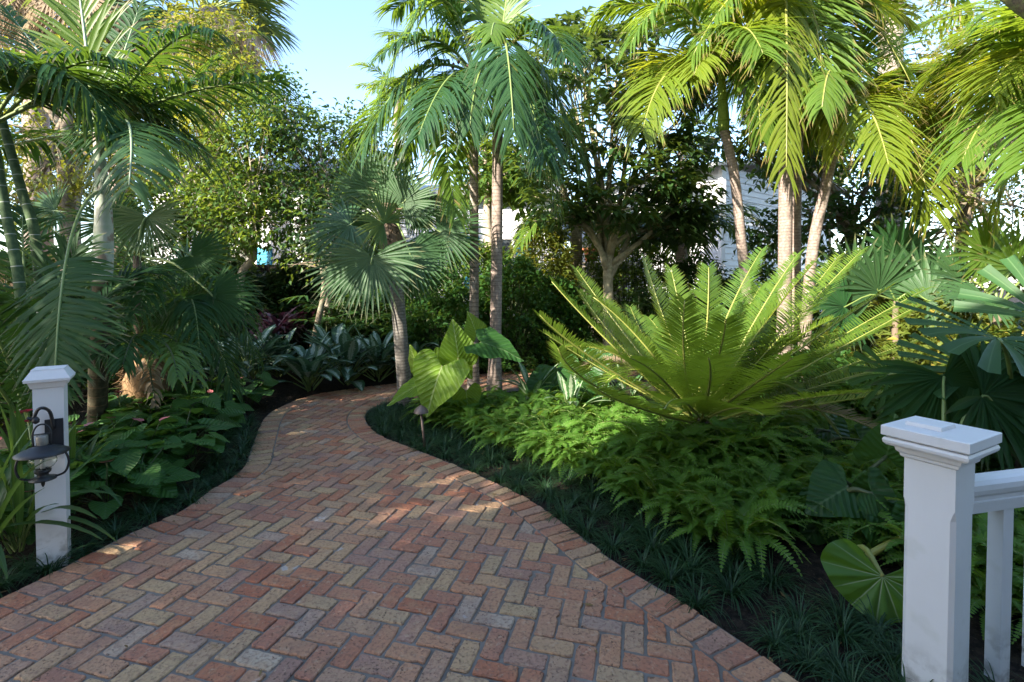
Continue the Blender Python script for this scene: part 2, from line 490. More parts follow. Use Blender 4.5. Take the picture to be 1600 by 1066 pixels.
M['mango'] = leafmat('schefflera_leaf', (.034, .09, .03), (.06, .13, .036), (.24, .34, .04), .3, .32, spec=.6)
M['stem_g'] = plain('green_stalk', (.16, .22, .06), .45, var=.2)
M['stem_y'] = plain('yellow_stalk', (.24, .25, .06), .45, var=.2)
M['stem_d'] = plain('dark_stalk', (.06, .08, .03), .55, var=.3)
M['stem_pale'] = plain('pale_green_stalk', (.26, .33, .20), .45, var=.2)
M['shaft'] = barkmat('green_crownshaft', (.16, .24, .05), (.24, .30, .07), (.10, .14, .03), .30, .03, bump=.1)
M['shaft_pale'] = barkmat('whitish_crownshaft', (.34, .40, .30), (.50, .50, .44), None, lichen=(.24, .15, .10), scale=9, bump=.15)
M['trunk_grey'] = barkmat('ringed_grey_trunk', (.20, .165, .135), (.30, .25, .21), (.12, .10, .085), .055, .16, lichen=(.34, .31, .28))
M['trunk_pink'] = barkmat('smooth_pinkish_trunk', (.19, .145, .125), (.30, .235, .20), (.13, .095, .08), .045, .12, lichen=(.36, .30, .26), bump=.25)
M['trunk_fan'] = barkmat('fan_palm_grey_trunk', (.15, .135, .12), (.24, .22, .20), (.10, .09, .08), .035, .18, lichen=(.36, .35, .34))
M['trunk_green'] = barkmat('green_cane_white_rings', (.05, .085, .04), (.085, .13, .06), (.42, .44, .40), .125, .035, bump=.15)
M['trunk_dark'] = barkmat('ringed_dark_trunk', (.06, .05, .03), (.10, .085, .05), (.15, .10, .06), .085, .07)
M['bark'] = barkmat('tree_bark', (.15, .115, .08), (.25, .20, .14), None, lichen=(.28, .27, .19), scale=24)
M['bark_olive'] = barkmat('olive_tan_bark', (.24, .20, .12), (.36, .31, .20), None, lichen=(.20, .19, .10), scale=14)
M['bark_pale'] = barkmat('pale_tree_bark', (.30, .24, .18), (.42, .35, .28), None, scale=18)
k = NT('mossy_stalk'); cc = k.mix(k.step(k.noise(14, 5), .45, .6), (.12, .085, .04), (.20, .20, .05)); M['stalk_moss'] = k.done(k.bsdf(cc, .8, .25, k.bump(k.noise(60, 3), .5, .01)))
M['litter'] = fibremat('dry_leaf_litter', (.17, .10, .045), (.34, .23, .10))
M['fibre'] = fibremat('brown_palm_fibre', (.20, .12, .065), (.36, .23, .12))
M['fibre_grey'] = fibremat('grey_brown_palm_fibre', (.13, .095, .07), (.24, .18, .13))
k = NT('white_painted_wood')
geo = k.pos(); sp_ = k.n('ShaderNodeSeparateXYZ'); k.l(geo, sp_.inputs[0])
cc = k.mix(k.noise(5, 4), (.72, .695, .685), (.77, .75, .745))
low = k.math('MULTIPLY', k.math('SUBTRACT', 1.0, k.step(sp_.outputs[2], .0, .22)), k.step(k.noise(16, 5), .42, .66))     # soil splash at the foot
cc = k.mix(k.math('MULTIPLY', low, .7), cc, (.20, .17, .13))
cc = k.mix(k.math('MULTIPLY', k.step(k.noise(7, 6), .58, .72), .22), cc, (.50, .50, .40))
wv = k.n('ShaderNodeMapping'); wv.inputs['Scale'].default_value = (60, 60, 3); k.l(geo, wv.inputs[0])
M['white'] = k.done(k.bsdf(cc, k.math('ADD', .36, k.math('MULTIPLY', k.noise(9, 3), .25)), .4, k.bump(k.noise(1.0, 3, wv.outputs[0]), .12, .004)))
M['clap'] = plain('white_clapboard_paint', (.64, .64, .66), .5, .4, .05, 3)
M['iron'] = plain('black_iron', (.018, .018, .02), .45, .5, .3, 40, bump=.1)
M['bronze'] = plain('weathered_bronze', (.16, .12, .10), .5, .5, .3, 25, metal=.5)
M['mica'] = plain('mottled_glass_tube', (.22, .20, .17), .3, .5, .6, 45)
M['glass'] = glassmat()
M['pane'] = plain('dark_window_glass', (.05, .06, .07), .08, .7, .3, 2)
M['blue'] = plain('turquoise_paint', (.03, .30, .48), .45, .4, .12, 6)
M['fence'] = plain('weathered_fence_wood', (.05, .042, .036), .85, .2, .35, 9, bump=.2)
M['fence_warm'] = plain('sunbleached_fence_wood', (.34, .22, .12), .8, .2, .25, 9, bump=.2)
M['roof'] = plain('grey_metal_roof', (.22, .225, .23), .4, .5, .1, 5)
M['stone'] = plain('coral_rock', (.34, .29, .24), .9, .2, .35, 14, bump=.6)
M['terra'] = plain('terracotta', (.44, .16, .075), .75, .3, .15, 12)
M['red'] = plain('red_spathe', (.50, .03, .07), .3, .5, .2, 20)
M['pink'] = plain('pink_spathe', (.48, .16, .17), .35, .5, .2, 20)
M['berry'] = plain('dark_red_fruit', (.16, .012, .018), .35, .5, .3, 20)
M['brick'] = brickmat(); M['mortar'] = mortarmat(); M['soil'] = soilmat()
# ---------------------------------------------------------------- ground and brick path
mb = MB()
g = 14
for i in range(g + 1):
    for j in range(g + 1):
        x, y = -90 + 180 * i / g, -40 + 180 * j / g
        mb.v.append((x, y, -.045)); mb.uv.append((0, 0, .5))
for i in range(g):
    for j in range(g):
        a = i * (g + 1) + j
        mb.f.append((a, a + g + 1, a + g + 2, a + 1)); mb.m.append(0)
tag(mb.build('ground', M['soil'], smooth=False), kind='structure')

def world_line(px): return [gnd(*p) for p in px]
left = [V((-3.6, -.6, 0)), V((-3.1, .6, 0)), V((-2.72, 1.5, 0))] + world_line([(0, 935), (130, 870), (200, 835), (270, 805), (330, 765), (375, 735), (390, 700), (410, 655), (435, 637), (475, 621), (520, 612), (570, 605), (640, 597), (760, 584), (900, 570)]) + [V((1.75, 10.2, 0)), V((2.1, 11.5, 0))]
right = [V((2.6, -.6, 0)), V((1.75, .6, 0)), V((1.32, 1.35, 0))] + world_line([(1240, 1066), (1150, 1000), (1050, 935), (960, 880), (900, 835), (830, 785), (760, 750), (690, 720), (640, 700), (600, 685), (576, 668), (569, 652), (578, 640), (604, 630), (650, 622), (760, 611), (900, 599)]) + [V((1.9, 8.0, 0)), V((2.9, 9.4, 0)), V((3.4, 11.5, 0))]
EDGE_L = spline(left, 170); EDGE_R = spline(right, 170)
for e in (EDGE_L, EDGE_R):
    for p in e: p.z = 0

def offset(line, d):
    out = []
    for i, p in enumerate(line):
        t = (line[min(i + 1, len(line) - 1)] - line[max(i - 1, 0)]).normalized()
        out.append(p + V((-t.y, t.x, 0)) * d)
    return out
BW = .19
INN_L = offset(EDGE_L, -BW); INN_R = offset(EDGE_R, BW)

def poly_in(x, y, poly):
    c = False; j = len(poly) - 1
    for i in range(len(poly)):
        a, b = poly[i], poly[j]
        if (a[1] > y) != (b[1] > y) and x < (b[0] - a[0]) * (y - a[1]) / (b[1] - a[1]) + a[0]: c = not c
        j = i
    return c
PATH = [(p.x, p.y) for p in EDGE_L] + [(p.x, p.y) for p in reversed(EDGE_R)]
INNER = [(p.x, p.y) for p in INN_L] + [(p.x, p.y) for p in reversed(INN_R)]
SEGS = []
for ln, sg in ((INN_L, -1), (INN_R, 1)):
    A = np.array([(p.x, p.y) for p in ln])
    SEGS.append((A[:-1], A[1:], sg))

def near_inner(x, y):
    best = (9e9, None)
    q = np.array((x, y))
    for A, B, sg in SEGS:
        d = B - A; t = np.clip(((q - A) * d).sum(1) / (d * d).sum(1), 0, 1)
        c = A + d * t[:, None]; dist = np.hypot(*(q - c).T)
        k = int(dist.argmin())
        if dist[k] < best[0]:
            n = np.array((-d[k][1], d[k][0])) * sg; n /= np.hypot(*n)
            best = (dist[k], c[k], n)
    return best

def clip(poly, c, n):
    out = []
    for i in range(len(poly)):
        a, b = poly[i], poly[(i + 1) % len(poly)]
        da = (a[0] - c[0]) * n[0] + (a[1] - c[1]) * n[1]; db = (b[0] - c[0]) * n[0] + (b[1] - c[1]) * n[1]
        if da >= 0: out.append(a)
        if (da >= 0) != (db >= 0):
            t = da / (da - db); out.append((a[0] + (b[0] - a[0]) * t, a[1] + (b[1] - a[1]) * t))
    return out

RB = random.Random(5)
bricks = MB()
def brick(poly):
    """poly: convex outline (joint included); worn edges and rounded corners"""
    n = len(poly)
    ar = .5 * abs(sum(poly[i][0] * poly[(i + 1) % n][1] - poly[(i + 1) % n][0] * poly[i][1] for i in range(n)))
    if ar < .0022: return
    cx = sum(p[0] for p in poly) / n; cy = sum(p[1] for p in poly) / n
    j = RB.uniform(.0045, .0075)
    P = []
    for i in range(n):                               # shrink by the joint, then walk the outline
        a, b, c = poly[i - 1], poly[i], poly[(i + 1) % n]
        e1 = V((b[0] - a[0], b[1] - a[1])); e2 = V((c[0] - b[0], c[1] - b[1]))
        if e1.length < 1e-5 or e2.length < 1e-5: continue
        e1.normalize(); e2.normalize()
        bis = (e2 - e1); 
        if bis.length < 1e-4: bis = V((cx - b[0], cy - b[1]))
        bis.normalize()
        k = j / max(.35, abs(e1.x * bis.y - e1.y * bis.x))
        if (cx - b[0]) * bis.x + (cy - b[1]) * bis.y < 0: bis = -bis
        P.append(V(b) + bis * k)
    if len(P) < 3: return
    out = []
    m = len(P)
    for i in range(m):
        a, b = P[i], P[(i + 1) % m]
        L = (b - a).length
        if L < .012: out.append(a.copy()); continue
        rc = min(.0065 * RB.uniform(.4, 1.6), L * .3)
        k = max(1, int(L / .022))
        nrm = V((-(b - a).y, (b - a).x)).normalized()
        for q in range(k + 1):
            t = rc / L + (1 - 2 * rc / L) * q / k
            chip = RB.uniform(-.0018, .0016) + (RB.uniform(-.009, -.003) if RB.random() < .07 else 0)
            s = 1 if (V((cx, cy)) - a).dot(nrm) > 0 else -1
            out.append(a + (b - a) * t + nrm * (-s * chip))
    rnd = RB.random()
    z = RB.uniform(-.003, .003); tx, ty = RB.uniform(-.02, .02), RB.uniform(-.02, .02)
    vs, n = [], len(out)
    cc = V((cx, cy))
    for ring, (k, dz) in enumerate(((1.0, -.016), (1.0, -.0045), (None, 0))):
        for p in out:
            q = p if k else p + (cc - p).normalized() * .0045
            vs.append((q.x, q.y, z + dz + (q.x - cx) * tx + (q.y - cy) * ty))
    fs = [tuple(range(2 * n, 3 * n))]
    for r in range(2):
        for i in range(n):
            a = r * n + i; b = r * n + (i + 1) % n
            fs.append((a, b, b + n, a + n))
    sa = sum(out[i].x * out[(i + 1) % n].y - out[(i + 1) % n].x * out[i].y for i in range(n))
    if sa < 0: fs = [tuple(reversed(f)) for f in fs]
    bricks.add(vs, fs, [(0, 0, rnd)] * len(vs), 0)

U = .093
ang = math.atan2(VPB := 790.0, 1010 - 800)           # brick direction read from the photograph's vanishing point
e1 = V((math.cos(ang - PI / 2), math.sin(ang - PI / 2))); e2 = V((math.cos(ang), math.sin(ang)))
O = V((-.35, 3.0))
for i in range(-75, 76):
    for jj in range(-60, 110):
        s = (i - jj) % 4
        if s == 0: c0, sz = (i, jj), (2, 1)
        elif s == 2: c0, sz = (i, jj - 1), (1, 2)
        else: continue
        q = [(c0[0], c0[1]), (c0[0] + sz[0], c0[1]), (c0[0] + sz[0], c0[1] + sz[1]), (c0[0], c0[1] + sz[1])]
        poly = [tuple(O + e1 * (a * U) + e2 * (b * U)) for a, b in q]
        mx = sum(p[0] for p in poly) / 4; my = sum(p[1] for p in poly) / 4
        if my < .2 or my > 11.2 or abs(mx) > 4: continue
        ins = [poly_in(p[0], p[1], INNER) for p in poly]
        if not any(ins) and not poly_in(mx, my, INNER): continue
        if not all(ins) or near_inner(mx, my)[0] < .12:
            d, c, nn = near_inner(mx, my); poly = clip(poly, c, nn)
            if len(poly) >= 3:
                m2 = [sum(p[k] for p in poly) / len(poly) for k in (0, 1)]
                d, c, nn = near_inner(*m2)
                poly = clip(poly, c, nn)
            if len(poly) < 3: continue
        brick(poly)
for ln, inn in ((EDGE_L, INN_L), (EDGE_R, INN_R)):        # the row of headers along both edges
    acc = 0.0; cur = 0; marks = [(ln[0], inn[0])]
    for i in range(1, len(ln)):
        segl = ((ln[i] - ln[i - 1]).length + (inn[i] - inn[i - 1]).length) / 2
        pos_ = 0.0
        while acc + (segl - pos_) >= U:
            pos_ += U - acc; acc = 0.0; t = pos_ / segl
            marks.append((ln[i - 1].lerp(ln[i], t), inn[i - 1].lerp(inn[i], t)))
        acc += segl - pos_
    for a, b in zip(marks, marks[1:]):
        if a[0].y < .2 or a[0].y > 11.3: continue
        w = RB.uniform(-.008, .008)
        dv = (a[0] - a[1]).normalized() * w
        brick([(a[0].x + dv.x, a[0].y + dv.y), (b[0].x + dv.x, b[0].y + dv.y), (b[1].x, b[1].y), (a[1].x, a[1].y)])
bed = [(p.x, p.y, -.0075) for p in offset(EDGE_L, .0)] ; bed2 = [(p.x, p.y, -.0075) for p in offset(EDGE_R, -.0)]
n = len(bed)
bricks.add(bed + bed2 + [(p[0], p[1], -.06) for p in bed] + [(p[0], p[1], -.06) for p in bed2],
           [(i, i + n, i + n + 1, i + 1) for i in range(n - 1)] + [(i, i + 1, i + 1 + 2 * n, i + 2 * n) for i in range(n - 1)] + [(i + n, i + 3 * n, i + 3 * n + 1, i + n + 1) for i in range(n - 1)],
           [(0, 0, .5)] * (4 * n), 1)
tag(bricks.build('brick_path', [M['brick'], M['mortar']], smooth=False), kind='structure')

def edge_at(line, y, last=False):
    ks = [i for i in range(len(line) - 1) if (line[i].y - y) * (line[i + 1].y - y) <= 0]
    return line[ks[-1 if last else 0]].x if ks else None

# ---------------------------------------------------------------- lamp post and its lantern
lp = gnd(75, 875); lp.z = -.04
t = thing('lamp_post', 'short white square wooden post with a sloped cap and a black lantern on its face', 'post', lp)
RZ = rad(34)
mb = MB(); box(mb, (lp.x, lp.y, .46), (.124, .124, 1.0), RZ); mb.build('shaft', M['white'], t, smooth=False)
mb = MB(); lathe_sq(mb, (lp.x, lp.y, .935), [(.066, 0), (.069, .003), (.078, .03), (.080, .034), (.092, .036), (.094, .050), (.090, .056), (.068, .092), (.066, .100)], RZ)
mb.build('cap', M['white'], t, smooth=False)

F = V((math.sin(RZ), -math.cos(RZ), 0)); E = V((math.cos(RZ), math.sin(RZ), 0))
ln = lp + F * .165 - E * .012; LS = .74
t = thing('wall_lantern', 'black old fashioned onion lantern fixed to the front of the short white post', 'lantern', (ln.x, ln.y, .66))
t.scale = (LS, LS, LS)
pl = ln - F * (.093 / LS) + E * (.034 / LS)
mb = MB(); box(mb, (pl.x, pl.y, .675), (.10, .016, .26), RZ); mb.build('back_plate', M['iron'], t, smooth=False)
mb = MB()
a = V((pl.x, pl.y, .74)) + F * .01
tube(mb, spline([a, a + F * .02 - E * .015 + V((0, 0, .12)), V((ln.x, ln.y, .915)) + E * .012, V((ln.x, ln.y, .905)) - E * .02, V((ln.x, ln.y, .845)) - E * .045, V((ln.x, ln.y, .86)) - E * .075], 20), .011, 8)
lathe(mb, tuple(V((ln.x, ln.y, .84)) - E * .03), [(.004, -.03), (.02, -.02), (.022, .0), (.01, .02)], 10)
mb.build('hanging_hook', M['iron'], t)
mb = MB()
tube(mb, spline([(V((ln.x, ln.y, .655)) - E * .045), (V((ln.x, ln.y, .745)) - E * .047), (V((ln.x, ln.y, .79)) - E * .028), V((ln.x, ln.y, .803)), (V((ln.x, ln.y, .79)) + E * .028), (V((ln.x, ln.y, .745)) + E * .047), (V((ln.x, ln.y, .655)) + E * .045)], 26), .006, 8)
tube(mb, [(V((ln.x, ln.y, .735)) - E * .046), (V((ln.x, ln.y, .735)) + E * .046)], .005, 6)
mb.build('bail_handle', M['iron'], t)
mb = MB(); lathe(mb, (ln.x, ln.y, .655), [(.031, 0), (.033, .01), (.033, .06), (.029, .072)], 20); mb.build('chimney_tube', M['mica'], t)
mb = MB(); lathe(mb, (ln.x, ln.y, .60), [(.148, 0), (.150, .006), (.115, .026), (.07, .044), (.036, .058), (.034, .06), (.03, .05), (.07, .034), (.112, .016), (.140, .001)], 28, cap=(False, False)); mb.build('shade', M['iron'], t)
mb = MB(); lathe(mb, (ln.x, ln.y, .49), [(.034, 0), (.06, .016), (.076, .04), (.078, .062), (.068, .088), (.050, .108), (.042, .128), (.040, .13), (.040, .126), (.048, .107), (.066, .087), (.0755, .062), (.0735, .041), (.058, .018), (.031, .003)], 26, cap=(False, False)); mb.build('glass_globe', M['glass'], t)
mb = MB(); lathe(mb, (ln.x, ln.y, .493), [(.014, 0), (.014, .05), (.006, .07)], 12); mb.build('candle_bulb', M['white'], t)
mb = MB(); lathe(mb, (ln.x, ln.y, .395), [(.004, -.03), (.010, -.015), (.012, .0), (.02, .012), (.075, .022), (.078, .032), (.035, .045), (.03, .06), (.045, .075), (.047, .092), (.03, .095)], 24); mb.build('burner_base', M['iron'], t)
mb = MB()
for sg in (-1, 1):
    tube(mb, spline([(V((ln.x, ln.y, .425)) + E * (sg * .06)), (V((ln.x, ln.y, .445)) + E * (sg * .115)), (V((ln.x, ln.y, .51)) + E * (sg * .138)), (V((ln.x, ln.y, .57)) + E * (sg * .128)), (V((ln.x, ln.y, .612)) + E * (sg * .105))], 16), .0075, 8)
mb.build('side_arm', M['iron'], t)

# ---------------------------------------------------------------- porch newel post and railing
NR = rad(29);
dr = V((math.cos(NR), math.sin(NR), 0)); dn = V((-dr.y, dr.x, 0))
NP = V((1.56, 1.83, 0))
CT = .965
t = thing('newel_post', 'tall white square newel post with a moulded cap beside the porch rail', 'post', (NP.x, NP.y, -.5))
mb = MB()
lathe_sq(mb, (NP.x, NP.y, 0), [(.0765, .70), (.0765, CT - .07)], NR)
vs = []
for z, ch in ((-.5, .013), (.665, .013), (.695, .004), (.70, .0005)):       # stopped chamfer on the four corners
    h = .0765
    for a, b in ((h, h - ch), (h - ch, h), (-h + ch, h), (-h, h - ch), (-h, -h + ch), (-h + ch, -h), (h - ch, -h), (h, -h + ch)):
        q = NP + dr * a + dn * b; vs.append((q.x, q.y, z))
mb.add(vs, [(r * 8 + i, r * 8 + (i + 1) % 8, r * 8 + 8 + (i + 1) % 8, r * 8 + 8 + i) for r in range(3) for i in range(8)], [(0, 0, .5)] * 32)
ob = mb.build('shaft', M['white'], t, smooth=False)
mb = MB()
lathe_sq(mb, (NP.x, NP.y, CT), [(.080, -.115), (.086, -.110), (.088, -.10), (.096, -.092), (.100, -.078), (.118, -.073), (.126, -.064), (.128, -.054), (.124, -.045), (.112, -.042), (.112, -.038)], NR)
mb.build('cap_moulding', M['white'], t, smooth=False)
mb = MB(); lathe_sq(mb, (NP.x, NP.y, CT), [(.128, -.0378), (.131, -.035), (.131, -.003), (.128, 0)], NR); mb.build('cap_board', M['white'], t, smooth=False)
mb = MB(); lathe_sq(mb, (NP.x + dn.x * .03, NP.y + dn.y * .03, CT), [(.055, .0004), (.055, .014), (.053, .016)], NR); mb.build('top_block', M['white'], t, smooth=False)
RR = rad(13.5); rr = V((math.cos(RR), math.sin(RR), 0)); rn_ = V((-rr.y, rr.x, 0))
R0 = NP + dr * .079 + V((0, 0, 0))
t = thing('porch_railing', 'white porch railing with a rounded handrail and square balusters', 'railing', (R0.x, R0.y, -.5))
def extrude(prof, a, b, side):
    mb = MB(); n = len(prof); vs = []
    for p in (a, b):
        for (w, z) in prof: vs.append(tuple(p + side * w + V((0, 0, z))))
    mb.add(vs, [(i, (i + 1) % n, (i + 1) % n + n, i + n) for i in range(n)] + [tuple(range(n - 1, -1, -1)), tuple(range(n, 2 * n))], [(0, 0, .5)] * (2 * n)); return mb
hz = CT - .205
prof = [(-.030, -.125), (.030, -.125), (.034, -.085), (.034, -.082), (.027, -.08), (.028, -.066), (.04, -.052), (.044, -.035), (.042, -.016), (.03, -.003), (.012, .002), (-.012, .002), (-.03, -.003), (-.042, -.016), (-.044, -.035), (-.04, -.052), (-.028, -.066), (-.027, -.08), (-.034, -.082), (-.034, -.085)]
prof = [(w, z + hz) for w, z in prof]
extrude(prof, R0 - rr * .01, R0 + rr * 2.6, rn_).build('handrail', M['white'], t, smooth=False)
extrude([(-.03, -.40), (.03, -.40), (.03, -.33), (-.03, -.33)], R0 - rr * .01, R0 + rr * 2.6, rn_).build('bottom_rail', M['white'], t, smooth=False)
for k in range(12):
    q = R0 + rr * (.266 + k * .2)
    mb = MB(); box(mb, (q.x, q.y, (hz - .126 - .33) / 2), (.052, .052, hz - .126 + .33), RR); mb.build('baluster', M['white'], t, smooth=False)

# ---------------------------------------------------------------- small path light
b = gnd(664, 699); top = at(657, 640, b.y)
t = thing('path_light', 'small bronze mushroom path light standing in the mondo grass at the bend', 'garden light', (b.x, b.y, -.04))
mb = MB(); tube(mb, [V((b.x, b.y, -.1)), V((top.x, top.y, top.z - .03))], .012, 8); mb.build('stake', M['bronze'], t)
mb = MB(); lathe(mb, (top.x, top.y, top.z), [(.068, -.034), (.062, -.012), (.04, .012), (.016, .026), (.006, .032), (.002, .033), (.03, .005), (.055, -.015), (.064, -.034)], 20, cap=(False, False)); mb.build('lamp_hood', M['bronze'], t)

# ---------------------------------------------------------------- houses, fence, planter wall
def clapboard(name, parent, p0, p1, z0, z1, hgt=.16, gable=None, mat='clap'):
    """lapped boards from p0 to p1; gable = extra height of a peak in the middle"""
    mb = MB(); d = (p1 - p0); L = d.length; d.normalize(); nrm = V((d.y, -d.x, 0))
    ztop = z1 + (gable or 0); z = z0; k = 0
    while z < ztop - .01:
        a0, a1 = 0.0, L
        if gable and z > z1:
            q = (z - z1) / gable * L / 2; a0, a1 = q, L - q
            if a1 - a0 < .15: break
        zt = min(z + hgt, ztop)
        A, B = p0 + d * a0, p0 + d * a1
        vs = [tuple(A + nrm * .03 + V((0, 0, z))), tuple(B + nrm * .03 + V((0, 0, z))), tuple(B + nrm * .008 + V((0, 0, zt))), tuple(A + nrm * .008 + V((0, 0, zt))), tuple(B + V((0, 0, z))), tuple(A + V((0, 0, z)))]
        mb.add(vs, [(0, 1, 2, 3), (5, 4, 1, 0)], [(0, 0, RND.random())] * 6)
        z = zt
    A, B = p0 - nrm * .12, p1 - nrm * .12
    mb.add([tuple(A + V((0, 0, z0))), tuple(B + V((0, 0, z0))), tuple(B + V((0, 0, z1))), tuple(A + V((0, 0, z1)))], [(3, 2, 1, 0)], [(0, 0, .5)] * 4)
    return mb.build(name, M[mat], parent, smooth=False)

def slab(name, parent, pts, th, mat):
    mb = MB(); n = len(pts)
    vs = [tuple(V(p)) for p in pts] + [tuple(V(p) - V((0, 0, th))) for p in pts]
    mb.add(vs, [tuple(range(n)), tuple(range(2 * n - 1, n - 1, -1))] + [(i, i + n, (i + 1) % n + n, (i + 1) % n) for i in range(n)], [(0, 0, .5)] * (2 * n))
    return mb.build(name, M[mat], parent, smooth=False)

def window(parent, p0, d, w, z0, z1, shutter=None):
    nrm = V((d.y, -d.x, 0)); p0 = p0 + nrm * .045
    rz = math.atan2(d.y, d.x)
    mb = MB(); c = p0 + d * (w / 2)
    for (dx, zz, sx, sz) in ((-w / 2, (z0 + z1) / 2, .09, z1 - z0 + .18), (w / 2, (z0 + z1) / 2, .09, z1 - z0 + .18), (0, z1 + .045, w - .09, .09), (0, z0 - .045, w - .09, .09), (0, (z0 + z1) / 2, w - .09, .05)):
        q = c + d * dx; box(mb, (q.x, q.y, zz), (sx, .07, sz), rz)
    f = mb.build('window', M['white'], parent, smooth=False)
    mb = MB(); q = c - nrm * .012; box(mb, (q.x, q.y, (z0 + z1) / 2), (w - .09, .02, z1 - z0), rz); mb.build('pane', M['pane'], f, smooth=False)
    mb = MB(); q = c + nrm * .04; box(mb, (q.x, q.y, z0 - .115), (w + .2, .14, .05), rz); mb.build('sill', M['white'], f, smooth=False)
    if shutter:
        for sg in (-1, 1):
            mb = MB(); q = c + d * (sg * (w / 2 + .05 + .2)); box(mb, (q.x, q.y, (z0 + z1) / 2), (.38, .04, z1 - z0 + .15), rz)
            for k in range(int((z1 - z0) / .09)):
                box(mb, (q.x + nrm.x * .028, q.y + nrm.y * .028, z0 + .06 + k * .09), (.30, .016, .05), rz)
            mb.build('shutter', M['blue'], parent, smooth=False)

# white cottage behind the left hedge trees
h = thing('white_cottage', 'white clapboard cottage with turquoise shutters behind the hedge trees and fan palm', 'house', (-4, 13.2, 0))
a, b_, c_ = V((-9.6, 13.6, 0)), V((-3.9, 12.9, 0)), V((1.0, 12.6, 0))
clapboard('wall', h, a, b_, 0, 4.35); clapboard('wall', h, b_ + V((.02, 0, 0)), c_, 0, 3.75)
clapboard('wall', h, c_ + V((0, .04, 0)), V((1.7, 17.5, 0)), 0, 3.75)
slab('roof', h, [(-9.9, 13.2, 4.3), (-3.7, 12.5, 4.3), (-3.3, 15.6, 5.35), (-9.6, 16.4, 5.35)], .1, 'roof')
slab('roof', h, [(-3.65, 12.45, 3.7), (1.35, 12.15, 3.7), (1.6, 15.4, 4.45), (-3.25, 15.6, 4.45)], .1, 'roof')
d = (c_ - b_).normalized(); d1 = (b_ - a).normalized()
window(h, b_ + d * 3.15, d, .8, 1.2, 2.55, True)
window(h, a + d1 * 2.05, d1, .9, 1.0, 2.3, True)
window(h, b_ + d * .9, d, .8, 1.2, 2.5)
# white house on the right
h = thing('white_house', 'white clapboard house with a dark window seen between the leaning palm trunks', 'house', (5.4, 13, 0))
k0 = V((5.45, 13.2, 0)); l1 = k0 + V((-.62, .78, 0)) * 4.5; r1 = k0 + V((.80, .60, 0)) * 6.5
clapboard('wall', h, l1, k0, 0, 4.5); clapboard('wall', h, k0 + V((.03, .01, 0)), r1, 0, 4.5)
mb = MB(); box(mb, (k0.x, k0.y - .02, 2.25), (.13, .13, 4.5), rad(20)); mb.build('corner_board', M['white'], h, smooth=False)
dl = (k0 - l1).normalized()
window(h, l1 + dl * 3.3, dl, .75, 2.75, 4.0)
window(h, l1 + dl * 1.2, dl, .75, 2.75, 4.0)
ap = (k0 + r1) / 2 + V((0, 0, 5.0)); bk = V((-.62, .78, 0)) * 4.6
slab('roof', h, [k0 + V((-.3, -.5, 4.5)), ap + V((.08, -.5, 0)), ap + bk, k0 + bk + V((-.3, 0, 4.5))], .09, 'roof')
slab('roof', h, [ap + V((.12, -.5, 0)), r1 + V((.3, -.5, 4.5)), r1 + bk + V((.3, 0, 4.5)), ap + bk + V((.04, 0, 0))], .09, 'roof')
# low shed roof seen behind the tree
h = thing('grey_shed', 'low grey roofed shed far behind the terrace wall and the schefflera tree', 'shed', (2.2, 15, 0))
clapboard('wall', h, V((1.9, 15.2, 0)), V((3.9, 15.6, 0)), 0, 2.75)
slab('roof', h, [(1.3, 14.6, 2.75), (4.3, 15.1, 2.75), (4.2, 17.5, 3.9), (1.5, 17.2, 3.9)], .1, 'roof')

def board_fence(name, label, p0, p1, z1, mat, w=.14):
    t = thing(name, label, 'fence', (p0.x, p0.y, 0))
    d = (p1 - p0); L = d.length; d.normalize(); rz = math.atan2(d.y, d.x); nrm = V((d.y, -d.x, 0))
    mb = MB(); k = 0; R = random.Random(3)
    while k * (w + .012) < L:
        q = p0 + d * (k * (w + .012) + w / 2); hh = z1 + R.uniform(-.02, .02)
        box(mb, (q.x, q.y, hh / 2), (w, .025, hh), rz + R.uniform(-.02, .02)); k += 1
    mb.build('board_panel', M[mat], t, smooth=False)
    mb = MB()
    for zz in (.4, z1 - .25):
        q = (p0 + p1) / 2 + nrm * .04; box(mb, (q.x, q.y, zz), (L, .05, .09), rz)
    mb.build('rail', M[mat], t, smooth=False)
    for k in range(int(L / 2.2) + 1):
        q = p0 + d * min(k * 2.2, L) - nrm * .07; mb = MB(); box(mb, (q.x, q.y, (z1 + .08) / 2), (.1, .1, z1 + .08), rz); mb.build('fence_post', M[mat], t, smooth=False)
board_fence('board_fence', 'dark weathered board fence behind the purple leaved plants', V((-8.5, 10.6, 0)), V((-2.4, 10.4, 0)), 1.85, 'fence')
board_fence('board_fence', 'sunlit tan board fence glimpsed between the ringed green palm stems', V((-14.0, 6.6, 0)), V((-8.4, 9.6, 0)), 2.0, 'fence_warm')
